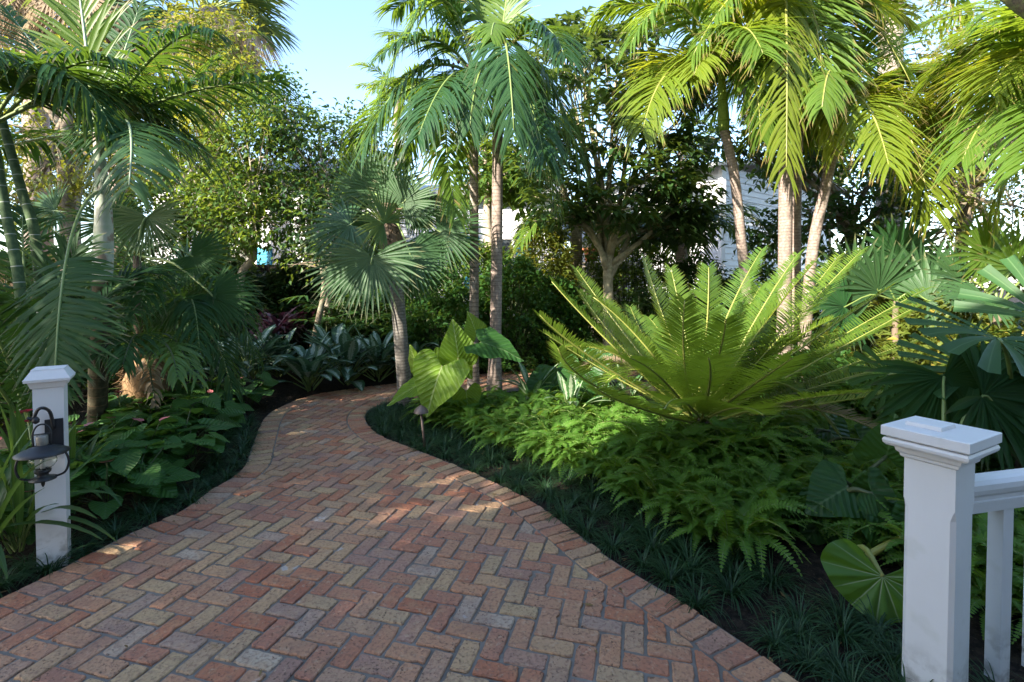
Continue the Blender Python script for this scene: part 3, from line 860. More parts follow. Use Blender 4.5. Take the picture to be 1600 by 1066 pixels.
# raised rubble planter and clay pots
t = thing('stone_planter', 'low rubble stone planter wall in sunlight behind the schefflera trunk', 'planter', (2.0, 13, 0))
mb = MB(); R = random.Random(8)
for zz in range(6):
    x = 1.0 + (zz % 2) * .14
    while x < 2.7:
        w = R.uniform(.2, .36); box(mb, (x + w / 2, 12.6 + .05 * x + R.uniform(-.02, .02), .18 + zz * .33 * .99), (w - .015, .4, .32), R.uniform(-.05, .05), taper=.93); x += w
mb.build('rubble_wall', M['stone'], t, smooth=False)
for (x, s, lb) in ((1.98, 1.0, 'orange clay pot standing on the rubble planter wall near the schefflera trunk'), (2.5, .7, 'smaller clay pot on the rubble planter wall, half hidden by the schefflera trunk')):
    t = thing('clay_pot', lb, 'plant pot', (x, 12.62, 2.0))
    mb = MB(); lathe(mb, (x, 12.62, 2.0), [(.14 * s, 0), (.20 * s, .27 * s), (.23 * s, .27 * s), (.235 * s, .34 * s), (.20 * s, .34 * s), (.19 * s, .28 * s)], 20); mb.build('pot', M['terra'], t)

# the house the porch belongs to, behind the viewer: it shades the near part of the garden
h = thing('porch_house', 'white clapboard porch house that the railing belongs to, behind the viewer', 'house', (0, -1.6, 0))
clapboard('wall', h, V((9, -1.5, 0)), V((-5.0, -1.5, 0)), 0, 5.0)
clapboard('wall', h, V((-5.0, -1.46, 0)), V((-5.0, -9, 0)), 0, 5.0)
slab('roof', h, [(-5.4, -1.0, 5.05), (9.4, -1.0, 5.05), (9.4, -5.2, 7.2), (-5.4, -5.2, 7.2)], .12, 'roof')
slab('roof', h, [(-5.4, -5.25, 7.2), (9.4, -5.25, 7.2), (9.4, -9.4, 5.05), (-5.4, -9.4, 5.05)], .12, 'roof')
for x in (-4.6, -1.2, 2.4, 6.0): window(h, V((x, -1.5, 0)), V((-1, 0, 0)), .9, 3.2, 4.6)
# ---------------------------------------------------------------- palms
def trunk_path(pts, n=16): return spline(pts, n)

def part_tube(name, parent, pts, r, mat, sides=12, bump=0.0, R=RND):
    mb = MB(); tube(mb, pts, r, sides, 0, bump=bump, R=R); return mb.build(name, M[mat], parent)

def fr(parent, mat, P0, P1, P2, seed, stem='stem_y', name='frond', **kw):
    mb = MB(); frond_into(mb, P0, P1, P2, R=random.Random(seed), **kw)
    return mb.build(name, [M[mat], M[stem]], parent)

def pix_fronds(parent, Y, crown, rows, seed, **base):
    """rows: (mat, control px, control py, dy, tip px, tip py, dy, extra): curve given by where it shows; dy = metres nearer (-) or farther (+)"""
    for k, (mat, cx, cy, cd, tx, ty, td, kw) in enumerate(rows):
        kk = dict(base); kk.update(kw)
        P0 = V(kk.pop('p0', crown))
        fr(parent, mat, P0, at(cx, cy, Y + cd), at(tx, ty, Y + td), seed + k, **kk)

# --- the pair of slim palms in the middle
Y = 6.4
def slim_palm(label, px, base_px, crown_px, crown_py, Y, rows, seed, shaft_py, mat='trunk_grey', fruit=False, r=.062):
    b = gnd(base_px, HOR + CAMH * FPX / Y); b.z = -.05
    t = thing('slim_palm', label, 'palm', b, 'slim palms of the middle clump')
    s = at(px, shaft_py, Y); top = at(crown_px, crown_py, Y)
    mid = at((base_px + px) / 2 + 1, (625 + shaft_py) / 2, Y)
    pts = trunk_path([b, mid, s], 22)
    part_tube('trunk', t, pts, [r * (1.5 - .5 * min(1, i / 4)) * (1 - .14 * i / 21) for i in range(22)], mat, 14, .01)
    part_tube('crownshaft', t, spline([s - V((0, 0, .02)), s.lerp(top, .3), s.lerp(top, .65), top], 10), [r * .98, r * 1.22, r * 1.2, r * 1.1, r * 1.0, r * .9, r * .8, r * .7, r * .55, r * .4], 'shaft', 12)
    pix_fronds(t, Y, top, rows, seed, n=58, L=.80, W=.039, droop=1.15, a0=58, a1=30, stem='stem_g', start=.2, r0=.02)
    if fruit:
        mb = MB(); R = random.Random(3)
        for k in range(34):
            q = top + V((R.gauss(-.22, .09), R.gauss(-.12, .05), R.gauss(-.13, .09)))
            lathe(mb, tuple(q), [(.006, -.022), (.018, -.008), (.016, .012), (.004, .022)], 6)
        mb.build('fruit_cluster', M['berry'], t)
    return t
slim_palm('slim pale trunked palm with dark red fruit, nearer the fan palm', 741, 739, 741, 120, 6.4, [
    ('palm_blue', 700, -120, -.2, 597, 150, -.5, dict(L=.75, droop=1.5)),
    ('palm_blue', 672, 20, -.6, 600, 90, -1.1, dict(L=.6)),
    ('palm_blue', 640, 60, -.5, 570, 235, -.9, dict(L=.8, droop=1.4)),
    ('palm_sun', 672, 130, -.8, 712, 330, -1.2, dict(L=.62, droop=1.4, roll=.5)),
    ('palm_blue', 715, 50, .2, 690, -60, .4, dict(L=.75, droop=.5, vee=.3)),
    ('palm_blue', 655, 110, .6, 630, 260, 1.0, dict(L=.7, droop=1.3)),
    ('palm_blue', 680, 60, .9, 610, 60, 1.7, dict(L=.7)),
    ('palm_blue', 700, 90, -1.0, 655, 215, -1.6, dict(L=.7, droop=1.5)),
    ('palm_blue', 690, -40, .3, 620, 20, .9, dict(L=.75, droop=1.2)),
    ('palm_blue', 560, 130, .0, 545, 290, .3, dict(L=.7, droop=1.5)),
], 100, 222, fruit=True)
slim_palm('slim taller brown trunked palm, the one nearer the big tree of the two middle palms', 778, 772, 779, 100, 6.25, [
    ('palm_blue', 790, -10, -1.1, 803, 205, -1.5, dict(L=.75, droop=1.5, side=(1, .2, 0), roll=.1)),
    ('palm_blue', 860, 60, -.2, 905, 260, -.5, dict(L=.8, droop=1.4)),
    ('palm_blue', 830, 90, .3, 868, 320, .2, dict(L=.8, droop=1.4)),
    ('palm_blue', 850, 0, -.6, 880, 90, -1.2, dict(L=.75, droop=1.2)),
    ('palm_sun', 790, 20, .2, 800, -60, .5, dict(L=.7, droop=.6, vee=.3)),
    ('palm_blue', 760, 20, .3, 720, -50, .6, dict(L=.7, droop=.6, vee=.3)),
    ('palm_blue', 830, 130, -.8, 850, 250, -1.1, dict(L=.7, droop=1.5)),
    ('palm_blue', 745, 80, -.8, 735, 200, -1.3, dict(L=.6, droop=1.5, side=(1, 0, 0))),
    ('palm_blue', 800, 60, .8, 840, 200, 1.6, dict(L=.75, droop=1.3)),
    ('palm_sun', 775, 10, -.5, 768, 60, -1.0, dict(L=.5, droop=1.0, side=(1, 0, 0))),
], 130, 205, mat='trunk_pink', r=.075)

# --- the sunlit palms on the right
def foxtail(label, path, r, mat, shaft_py0, crown, Y, rows, seed, group='sunlit palms above the cycad', extra=8, **base):
    b = V(path[0]); 
    t = thing('sunlit_palm', label, 'palm', b, group)
    n = 24; pts = trunk_path(path, n)
    part_tube('trunk', t, pts, [r * (1.25 - .25 * min(1, i / 5)) * (1 - .12 * i / n) for i in range(n)], mat, 16, .008)
    s = V(path[-1]); top = V(crown)
    part_tube('crownshaft', t, spline([s - V((0, 0, .02)), s.lerp(top, .35), s.lerp(top, .7), top], 10), [r * .95, r * 1.12, r * 1.1, r, r * .9, r * .85, r * .75, r * .65, r * .5, r * .35], 'shaft', 12)
    kw = dict(n=64, L=.92, W=.042, droop=.8, a0=60, a1=30, stem='stem_y', start=.14, r0=.024); kw.update(base)
    pix_fronds(t, Y, top, rows, seed, **kw)
    R = random.Random(seed)
    for k in range(extra):
        a = R.uniform(0, 2 * PI); d = V((math.cos(a), math.sin(a), 0)); q = R.uniform(1.0, 1.5); up = R.uniform(.3, 1.1)
        fr(t, R.choice(['palm_sun', 'palm_yellow', 'palm_yellow']), top, top + d * q * .55 + V((0, 0, up * .8)), top + d * q * 1.1 + V((0, 0, up * .9 - R.uniform(.2, 1.3))), seed + 60 + k, **kw)
    return t
Y = 7.6
def pth(pts, Y): return [at(x, y, Y) if k else gnd(x, HOR + CAMH * FPX / Y, -.05) for k, (x, y) in enumerate(pts)]
foxtail('sunlit palm with a slim trunk that leans and curves, nearest the schefflera tree', pth([(1185, 0), (1160, 400), (1146, 280), (1129, 205)], Y), .075, 'trunk_pink', 205, at(1122, 105, Y), Y, [
    ('palm_yellow', 1030, 70, -.6, 1003, 205, -1.2, dict(L=.95, droop=1.1, roll=.35)),
    ('palm_sun', 1050, -60, -.3, 985, 70, -.8, dict(L=.85, droop=1.3)),
    ('palm_sun', 1095, 10, .2, 1075, -80, .5, dict(L=.8, vee=.3, droop=.5)),
    ('palm_sun', 1150, -10, .3, 1190, -60, .6, dict(L=.8, vee=.2, droop=.6)),
    ('palm_blue', 1060, 90, .6, 1000, 130, 1.2, dict(L=.8)),
    ('palm_sun', 1180, 60, -.5, 1185, 215, -.9, dict(L=.75, droop=1.3)),
    ('palm_sun', 1020, -30, .0, 935, 30, .2, dict(L=.8, droop=1.2)),
    ('palm_blue', 1110, 30, .9, 1070, 200, 1.6, dict(L=.7, droop=1.3)),
], 200)
T1 = foxtail('sunlit palm with the thickest smooth pinkish trunk, crown above the picture', pth([(1226, 0), (1226, 400), (1224, 200), (1220, 60)], Y), .10, 'trunk_pink', 60, at(1216, -30, Y), Y, [
    ('palm_yellow', 1225, -40, -1.0, 1226, 262, -1.9, dict(L=.95, droop=1.0, side=(1, .1, 0), a0=50)),
    ('palm_sun', 1265, -60, -.5, 1282, 150, -1.1, dict(L=1.0, droop=.8, roll=-.35)),
    ('palm_sun', 1320, -60, -.2, 1420, 140, -.6, dict(L=1.0, droop=.8, roll=-.2)),
    ('palm_sun', 1150, -50, -.4, 1080, 90, -.8, dict(L=.9, droop=1.2)),
    ('palm_sun', 1200, -120, .3, 1130, -100, .8, dict(L=.9)),
    ('palm_sun', 1290, -120, .5, 1380, -60, 1.0, dict(L=.9)),
], 230)
foxtail('sunlit palm with a pinkish trunk half hidden behind the thickest trunk', pth([(1246, 0), (1243, 400), (1243, 280), (1246, 160)], Y + .5), .075, 'trunk_pink', 160, at(1252, 75, Y + .5), Y + .5, [
    ('palm_sun', 1200, 20, .3, 1165, 150, .6, dict(L=.85)),
    ('palm_sun', 1300, 20, .3, 1345, 150, .7, dict(L=.85)),
    ('palm_yellow', 1280, 40, -.8, 1300, 240, -1.2, dict(L=.8, droop=1.1)),
    ('palm_blue', 1230, 10, .5, 1210, -70, .9, dict(L=.8)),
    ('palm_blue', 1290, 0, .6, 1330, -50, 1.0, dict(L=.8)),
], 250)
foxtail('sunlit palm with a slim trunk leaning towards the white house side, golden lower fronds', pth([(1255, 0), (1268, 400), (1286, 300), (1300, 228)], Y), .082, 'trunk_pink', 228, at(1310, 165, Y), Y, [
    ('palm_yellow', 1405, 110, -.5, 1452, 330, -1.1, dict(L=1.15, droop=.9, roll=-.4, n=56)),
    ('palm_yellow', 1350, 120, -.9, 1385, 260, -1.6, dict(L=.9, droop=1.1)),
    ('palm_sun', 1420, 70, -.1, 1560, 150, -.4, dict(L=1.05, droop=.7, roll=-.3)),
    ('palm_sun', 1400, 20, .3, 1520, 30, .8, dict(L=1.0, droop=.7)),
    ('palm_sun', 1340, 60, .2, 1370, -40, .6, dict(L=.9, vee=.3, droop=.5)),
    ('palm_sun', 1250, 90, -.3, 1215, 215, -.6, dict(L=.8, droop=1.2)),
    ('palm_blue', 1330, 110, .8, 1400, 210, 1.5, dict(L=.8, droop=1.2)),
    ('palm_sun', 1290, 60, -1.0, 1280, 170, -1.7, dict(L=.75, droop=1.2, side=(1, 0, 0))),
], 270)
Yr = 5.6
foxtail('sunlit palm at the edge of the garden, its fronds reaching in over the fan palms', pth([(1720, 0), (1690, 420), (1670, 300), (1665, 200)], Yr), .09, 'trunk_pink', 200, at(1660, 110, Yr), Yr, [
    ('palm_sun', 1560, 30, .2, 1455, 120, .5, dict(L=.9, droop=.9)),
    ('palm_sun', 1560, 100, -.2, 1500, 250, -.5, dict(L=.85, droop=1.1)),
    ('palm_yellow', 1590, 170, .2, 1545, 370, .3, dict(L=.8, droop=1.1)),
    ('palm_sun', 1600, -20, .5, 1510, -20, 1.2, dict(L=.9)),
    ('palm_sun', 1650, 120, -1.0, 1600, 260, -1.7, dict(L=.8, droop=1.1)),
    ('palm_sun', 1750, 60, .1, 1850, 160, .2, dict(L=.9)),
    ('palm_sun', 1740, 40, -.8, 1830, 90, -1.6, dict(L=.9)),
    ('palm_sun', 1690, 20, .7, 1730, 60, 1.7, dict(L=.9)),
    ('palm_sun', 1640, 20, -.6, 1560, 20, -1.6, dict(L=.85)),
], 290)

# --- young palm on the left with whitish crownshaft, and the ringed canes
Y = 4.6
b = gnd(148, HOR + CAMH * FPX / Y, -.05)
t = thing('young_palm', 'young palm with a whitish peeling crownshaft and upright new frond on the shady side', 'palm', b)
s = at(160, 440, Y); top = at(157, 210, Y)
part_tube('trunk', t, spline([b, at(150, 600, Y), at(157, 500, Y), s], 16), [.085, .082, .08, .078] + [.075] * 12, 'trunk_dark', 14, .01)
part_tube('crownshaft', t, spline([s - V((0, 0, .02)), at(163, 380, Y), at(164, 310, Y), top], 12), [.072, .078, .08, .08, .077, .072, .068, .062, .056, .048, .04, .034], 'shaft_pale', 14)
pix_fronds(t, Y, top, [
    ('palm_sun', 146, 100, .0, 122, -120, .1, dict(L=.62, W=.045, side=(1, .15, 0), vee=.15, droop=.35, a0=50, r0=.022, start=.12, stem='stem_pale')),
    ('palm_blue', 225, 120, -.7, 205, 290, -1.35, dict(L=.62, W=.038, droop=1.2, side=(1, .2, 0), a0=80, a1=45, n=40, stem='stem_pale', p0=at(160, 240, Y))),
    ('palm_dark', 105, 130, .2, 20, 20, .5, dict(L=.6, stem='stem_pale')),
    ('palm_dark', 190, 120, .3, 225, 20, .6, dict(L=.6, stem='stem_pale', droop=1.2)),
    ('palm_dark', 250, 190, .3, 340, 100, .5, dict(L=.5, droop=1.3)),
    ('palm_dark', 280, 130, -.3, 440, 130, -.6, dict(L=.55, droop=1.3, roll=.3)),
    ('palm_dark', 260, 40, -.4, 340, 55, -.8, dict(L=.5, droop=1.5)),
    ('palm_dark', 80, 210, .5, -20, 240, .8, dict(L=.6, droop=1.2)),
    ('palm_blue', 230, 190, .5, 300, 230, 1.1, dict(L=.55, droop=1.2)),
], 300, n=42, W=.036, droop=1.0, stem='stem_g', r0=.017)

canes = [((30, 0), (33, 480), (12, 330), (-8, 200), 3.9, .035), ((75, 0), (60, 400), (38, 300), (10, 190), 4.1, .035), ((-30, 0), (-12, 470), (-40, 300), (-60, 160), 3.9, .034)]
for k, (p0, p1, p2, p3, yy, r) in enumerate(canes):
    b = gnd(p0[0], HOR + CAMH * FPX / yy, -.05)
    lb = ['ringed green cane palm stem, upright one nearest the picture edge', 'ringed green cane palm stem leaning behind the upright one', 'ringed green cane palm stem at the very edge of the picture'][k]
    t = thing('cane_palm', lb, 'palm', b, 'ringed cane palm stems')
    pts = spline([b, at(p1[0], p1[1], yy), at(p2[0], p2[1], yy), at(p3[0], p3[1], yy)], 24)
    part_tube('stem', t, pts, [r * 1.15 - r * .3 * i / 23 for i in range(24)], 'trunk_green', 12)
    top = at(p3[0], p3[1], yy)
    R = random.Random(40 + k)
    for j in range(4):
        a = R.uniform(0, 2 * PI) if j > 2 else [-.3, .5, 2.8][j]
        d = V((math.cos(a), math.sin(a) * .8, 0)); q = R.uniform(1.1, 1.5)
        fr(t, 'palm_dark', top, top + d * q * .55 + V((0, 0, R.uniform(.4, .9))), top + d * q * R.uniform(1, 1.25) + V((0, 0, R.uniform(-.5, .4))), 340 + k * 10 + j, n=36, L=.55, W=.036, droop=1.2, stem='stem_g', r0=.015)

# leafy understorey palms on the left (no trunk to see)
def clump_palm(label, px, Y, rows, seed, mat, z0=0.0, **kw):
    b = at(px, HOR, Y); b.z = -.04
    t = thing('clump_palm', label, 'palm', b, 'low palms of the shady left bed')
    base = dict(n=38, L=.55, W=.034, droop=1.0, stem='stem_g', r0=.014, start=.22); base.update(kw)
    pix_fronds(t, Y, b + V((0, 0, .1 + z0)), rows, seed, **{**base})
    return t
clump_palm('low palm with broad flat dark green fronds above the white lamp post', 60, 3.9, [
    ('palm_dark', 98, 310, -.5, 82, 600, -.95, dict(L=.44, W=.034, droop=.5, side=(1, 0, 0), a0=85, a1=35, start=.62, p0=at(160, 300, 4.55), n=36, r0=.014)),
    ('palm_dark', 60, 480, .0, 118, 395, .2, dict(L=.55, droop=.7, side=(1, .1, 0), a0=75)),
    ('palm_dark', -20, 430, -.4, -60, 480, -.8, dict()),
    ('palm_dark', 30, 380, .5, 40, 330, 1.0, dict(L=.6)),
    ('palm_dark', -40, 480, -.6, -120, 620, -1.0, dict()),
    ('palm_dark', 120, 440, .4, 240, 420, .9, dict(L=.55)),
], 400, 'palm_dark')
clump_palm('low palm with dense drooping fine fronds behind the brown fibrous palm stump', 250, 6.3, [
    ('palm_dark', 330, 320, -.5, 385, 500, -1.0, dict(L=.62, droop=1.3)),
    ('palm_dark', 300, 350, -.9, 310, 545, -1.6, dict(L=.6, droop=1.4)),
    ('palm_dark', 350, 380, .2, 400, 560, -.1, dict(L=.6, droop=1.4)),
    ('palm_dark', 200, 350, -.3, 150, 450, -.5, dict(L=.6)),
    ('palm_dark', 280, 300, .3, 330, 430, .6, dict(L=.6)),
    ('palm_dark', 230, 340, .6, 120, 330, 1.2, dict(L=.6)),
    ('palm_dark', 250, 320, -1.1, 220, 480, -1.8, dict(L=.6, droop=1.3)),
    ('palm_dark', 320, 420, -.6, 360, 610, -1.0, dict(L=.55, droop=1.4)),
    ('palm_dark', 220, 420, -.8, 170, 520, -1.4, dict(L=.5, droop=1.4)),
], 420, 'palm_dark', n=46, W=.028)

# --- short palm with a shaggy fibrous stump
Y = 5.3
b = gnd(222, HOR + CAMH * FPX / Y, -.05)
t = thing('stump_palm', 'short shaggy palm with a thick brown fibrous stump and a few old fronds', 'palm', b)
mb = MB(); R = random.Random(6)
tp = at(228, 570, Y)
tube(mb, [b, b.lerp(tp, .25), b.lerp(tp, .5), b.lerp(tp, .75), tp], [.19, .22, .21, .20, .15], 18, bump=.06, R=R)
for k in range(900):
    a = R.uniform(0, 2 * PI); z = R.uniform(.05, 1); r = .205
    p = b.lerp(tp, z) + V((math.cos(a) * r, math.sin(a) * r, 0))
    d = V((math.cos(a) * R.uniform(.2, .9), math.sin(a) * R.uniform(.2, .9), R.uniform(-1, .5)))
    blade(mb, p, d, V((math.cos(a), math.sin(a), .3)), R.uniform(.04, .13), .006, p_strap, 2, .8, 0, R.random())
mb.build('fibrous_stump', M['fibre'], t)
top = tp + V((0, 0, .05))
pix_fronds(t, Y, top, [
    ('strap_lit', 250, 470, -.4, 305, 590, -.9, dict(L=.4, droop=1.3)),
    ('strap_lit', 262, 500, -.7, 275, 590, -1.2, dict(L=.36, droop=1.4)),
    ('palm_dark', 200, 490, -.4, 150, 560, -.8, dict(L=.4, droop=1.3)),
    ('palm_dark', 215, 480, -.8, 190, 570, -1.3, dict(L=.4, droop=1.3)),
    ('palm_dark', 290, 520, .3, 350, 560, .5, dict(L=.4)),
    ('palm_dark', 180, 480, .4, 110, 520, .8, dict(L=.4)),
    ('dead', 230, 560, -.5, 240, 640, -.6, dict(L=.2, droop=1.5, n=16)),
], 440, n=30, W=.03, stem='stem_d', r0=.013)

# --- grey-trunked fan palm in the middle
Y = 5.9
b = gnd(634, 640, -.05)
t = thing('fan_palm', 'fan palm with leaning grey trunk and shaggy neck at the bend of the path', 'palm', b)
tp = at(613, 385, Y)
part_tube('trunk', t, spline([b, at(628, 560, Y), at(622, 480, Y), at(618, 425, Y), tp], 20), [.105, .098, .092, .088] + [.082] * 16, 'trunk_fan', 14, .02)
mb = MB(); R = random.Random(9)
boot = [at(619, 432, Y), at(616, 405, Y), at(612, 375, Y), at(608, 350, Y), at(604, 315, Y)]
tube(mb, boot, [.10, .15, .135, .10, .05], 14, bump=.08, R=R)
for k in range(330):
    q = R.random(); p = spline(boot, 12)[int(q * 11)]; a = R.uniform(0, 2 * PI); rr_ = .14 * (1 - .6 * q)
    o = V((math.cos(a), math.sin(a), 0))
    blade(mb, p + o * rr_ * .8, o * .5 + V((R.uniform(-.4, .4), R.uniform(-.4, .4), R.uniform(-.3, 1.0))), o, R.uniform(.06, .2), .018, p_strap, 3, .5, .2, R.random())
mb.build('shaggy_neck', M['fibre_grey'], t)
hub = at(608, 345, Y)
# leaf centre px, py, depth offset, blade direction (screen right, screen up, towards camera), facing, radius
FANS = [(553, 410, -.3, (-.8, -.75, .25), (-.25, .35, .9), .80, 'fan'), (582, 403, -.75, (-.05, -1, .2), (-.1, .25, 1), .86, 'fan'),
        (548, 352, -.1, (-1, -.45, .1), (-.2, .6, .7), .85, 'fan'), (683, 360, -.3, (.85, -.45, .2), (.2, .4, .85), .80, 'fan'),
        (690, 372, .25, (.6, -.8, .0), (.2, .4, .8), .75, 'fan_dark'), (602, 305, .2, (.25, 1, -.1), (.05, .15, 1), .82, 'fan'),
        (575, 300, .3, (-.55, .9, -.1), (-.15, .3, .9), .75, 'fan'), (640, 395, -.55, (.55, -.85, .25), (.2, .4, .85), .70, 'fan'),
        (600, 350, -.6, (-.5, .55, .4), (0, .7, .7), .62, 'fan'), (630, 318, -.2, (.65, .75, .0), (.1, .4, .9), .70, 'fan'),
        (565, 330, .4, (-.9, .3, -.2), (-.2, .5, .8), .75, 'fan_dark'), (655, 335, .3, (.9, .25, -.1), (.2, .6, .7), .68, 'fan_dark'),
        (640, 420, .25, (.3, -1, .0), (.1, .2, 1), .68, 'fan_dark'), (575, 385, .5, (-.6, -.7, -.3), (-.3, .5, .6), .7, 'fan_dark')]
def fans(t, Y, hub, rows, seed, stem='stem_g', nseg=38, span=255, W=.047, rs=.8, **kw):
    for k, (px, py, dy, d, n, r, m) in enumerate(rows):
        r = r * rs; c = at(px, py, Y + dy); mb = MB(); R = random.Random(seed + k)
        dd = V((d[0], -d[2], d[1])); nn = V((n[0], -n[2], n[1]))
        fan_into(mb, c, dd, nn, r, nseg, span, W * r / .8, R=R, **kw)
        mid = (hub + c) / 2 + V((0, 0, .12))
        tube(mb, spline([hub, mid, c, c + dd.normalized() * r * .12], 10), [.013] * 4 + [.009] * 6, 6, 1)
        mb.build('fan_leaf', [M[m], M[stem]], t)
fans(t, Y, hub, FANS, 500)

# --- dark fan palms, shady left and behind, and the big ones on the right
def fan_clump(label, px, Y, hub_py, rows, seed, group=None, stem='stem_g', **kw):
    b = at(px, HOR, Y); b.z = -.04
    t = thing('fan_palm_clump', label, 'palm', b, group)
    hub = at(px, hub_py, Y)
    part_tube('stem', t, [b, b.lerp(hub, .5), hub], [.05, .045, .035], 'fibre_grey', 10, .05)
    fans(t, Y, hub, rows, seed, stem=stem, **kw)
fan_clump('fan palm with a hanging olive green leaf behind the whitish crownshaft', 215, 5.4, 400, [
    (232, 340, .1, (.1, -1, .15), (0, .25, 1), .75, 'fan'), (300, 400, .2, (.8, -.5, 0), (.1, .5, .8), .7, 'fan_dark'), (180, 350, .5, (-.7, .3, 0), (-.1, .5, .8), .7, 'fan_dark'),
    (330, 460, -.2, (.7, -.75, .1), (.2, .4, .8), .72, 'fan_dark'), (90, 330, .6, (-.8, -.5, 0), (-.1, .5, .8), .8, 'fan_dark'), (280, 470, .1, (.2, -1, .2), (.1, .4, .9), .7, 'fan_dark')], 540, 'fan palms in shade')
RIGHT_W = dict(nseg=14, span=270, prof=p_cut, fold=.3, W=.13, seg=4, cut=.15, rs=.72)
fan_clump('big fan palm with broad blunt leaf blades beside the newel post', 1590, 3.3, 640, [
    (1562, 530, -.35, (-.35, -.35, .8), (.1, .85, .5), .78, 'fan_broad'), (1395, 585, .3, (-.3, -.9, .1), (-.1, .4, .9), .42, 'fan_broad'),
    (1640, 500, .2, (.5, .4, .2), (.0, .7, .6), .8, 'fan_broad'), (1530, 585, .1, (-.7, -.3, .4), (-.1, .8, .6), .7, 'fan_broad'), (1700, 560, -.4, (.8, -.4, .2), (.1, .7, .6), .8, 'fan_broad')], 560, 'broad fan palms of the right bed', **RIGHT_W)
fan_clump('big fan palm with pleated dark leaf directly behind the newel post cap', 1480, 3.0, 760, [
    (1478, 590, .3, (.35, -.9, .3), (-.1, .45, .85), .85, 'fan_dark'), (1540, 620, .1, (.8, -.6, .1), (.2, .5, .8), .8, 'fan_dark'), (1470, 640, .5, (-.5, -.8, .0), (-.1, .5, .8), .6, 'fan_dark')], 575, 'broad fan palms of the right bed', nseg=36, span=270, W=.075)
fan_clump('fan palm with long grey green leaves standing against the sunlit shrubs on the right', 1400, 6.8, 470, [
    (1372, 455, .0, (-.2, 1, .1), (0, .2, 1), .95, 'fan'), (1330, 440, .2, (-.7, .8, .0), (-.1, .2, 1), .9, 'fan'), (1440, 445, .1, (.4, 1, .0), (.1, .2, 1), .95, 'fan'),
    (1450, 470, -.2, (.8, .35, .2), (.2, .5, .8), .9, 'fan'), (1320, 480, -.2, (-.9, .1, .2), (-.2, .5, .8), .9, 'fan_dark'), (1400, 400, .4, (.1, 1, 0), (0, .3, 1), .9, 'fan_dark')], 590, 'broad fan palms of the right bed', nseg=22, W=.10, cut=.15)
fan_clump('sunlit fan palm at the right edge under the golden fronds', 1560, 5.6, 480, [
    (1585, 420, .0, (-.1, 1, .1), (0, .25, 1), .8, 'palm_sun'), (1540, 400, .3, (-.6, .8, 0), (-.1, .3, .9), .75, 'palm_sun'), (1630, 430, .2, (.6, .7, 0), (.1, .4, .9), .8, 'palm_sun'),
    (1540, 470, -.3, (-.7, -.2, .3), (-.1, .7, .6), .7, 'fan'), (1500, 440, .4, (-.8, .4, 0), (-.2, .5, .8), .75, 'fan'), (1610, 480, -.4, (.4, -.6, .3), (.1, .6, .7), .7, 'fan')], 610, 'broad fan palms of the right bed', nseg=24, W=.08)

# --- cycad
Y = 4.25
b = gnd(1098, HOR + CAMH * FPX / Y, -.05)
t = thing('cycad', 'large cycad with stiff feathery yellow green fronds lit by the sun beside the path', 'cycad', b)
mb = MB(); R = random.Random(2)
tube(mb, [b, b + V((0, 0, .12)), b + V((0, 0, .26)), b + V((0, 0, .36))], [.19, .21, .18, .10], 14, bump=.12, R=R)
mb.build('trunk', M['fibre_grey'], t)
cr = b + V((0, 0, .30))
CY = [  # control px,py,dy  tip px,py,dy
    (930, 520, .0, 862, 440, .1), (905, 560, -.4, 843, 492, -.6), (900, 620, -.7, 872, 545, -1.0), (960, 540, .3, 905, 455, .7),
    (990, 560, .5, 950, 470, 1.2), (1040, 520, .2, 1007, 405, .5), (1075, 530, .3, 1048, 420, .7), (1110, 540, -.2, 1107, 418, -.1),
    (1120, 500, .2, 1190, 390, .7), (1160, 520, -.1, 1245, 398, .3), (1175, 520, -.4, 1272, 410, -.1), (1220, 520, -.1, 1345, 392, .4),
    (1210, 570, -.7, 1390, 450, -.6), (1230, 590, -.3, 1440, 475, .2), (1240, 600, .3, 1440, 530, 1.0), (1220, 620, -.9, 1350, 615, -1.3),
    (1130, 560, -1.0, 1135, 500, -1.4), (1120, 590, -1.2, 1108, 560, -1.7), (1040, 580, -.9, 985, 560, -1.4), (1060, 570, -.6, 1070, 470, -.8),
    (980, 640, -1.1, 935, 610, -1.6), (1180, 600, -1.2, 1240, 560, -1.8), (1030, 590, .8, 985, 480, 1.6), (1150, 560, .8, 1220, 430, 1.7),
    (1230, 560, .6, 1390, 500, 1.4), (1250, 560, .0, 1445, 452, .5), (1250, 610, -.2, 1440, 560, .1), (1230, 640, -.4, 1400, 615, -.5), (1200, 540, .2, 1310, 400, .8), (950, 590, .3, 850, 520, .7), (970, 520, .7, 900, 420, 1.3), (1060, 600, -1.3, 1040, 640, -1.9), (1150, 620, -1.3, 1195, 650, -1.9)]
for k, (cx, cy, cd, tx, ty, td) in enumerate(CY):
    R = random.Random(700 + k)
    off = V((R.uniform(-.07, .07), R.uniform(-.07, .07), 0))
    face = (1, -.15, 0) if tx < 1160 and ty < 480 else None
    fr(t, 'cycad', cr + off, at(cx, cy, Y + cd), at(tx, ty, Y + td), 700 + k, stem='stem_y', n=84, L=.245, W=.0145, prof=p_cycad, seg=2, droop=.12, a0=78, a1=48, vee=.18, start=.2, r0=.011, tipf=.62, basef=.45, rag=.05, fold=.3)
R = random.Random(12)
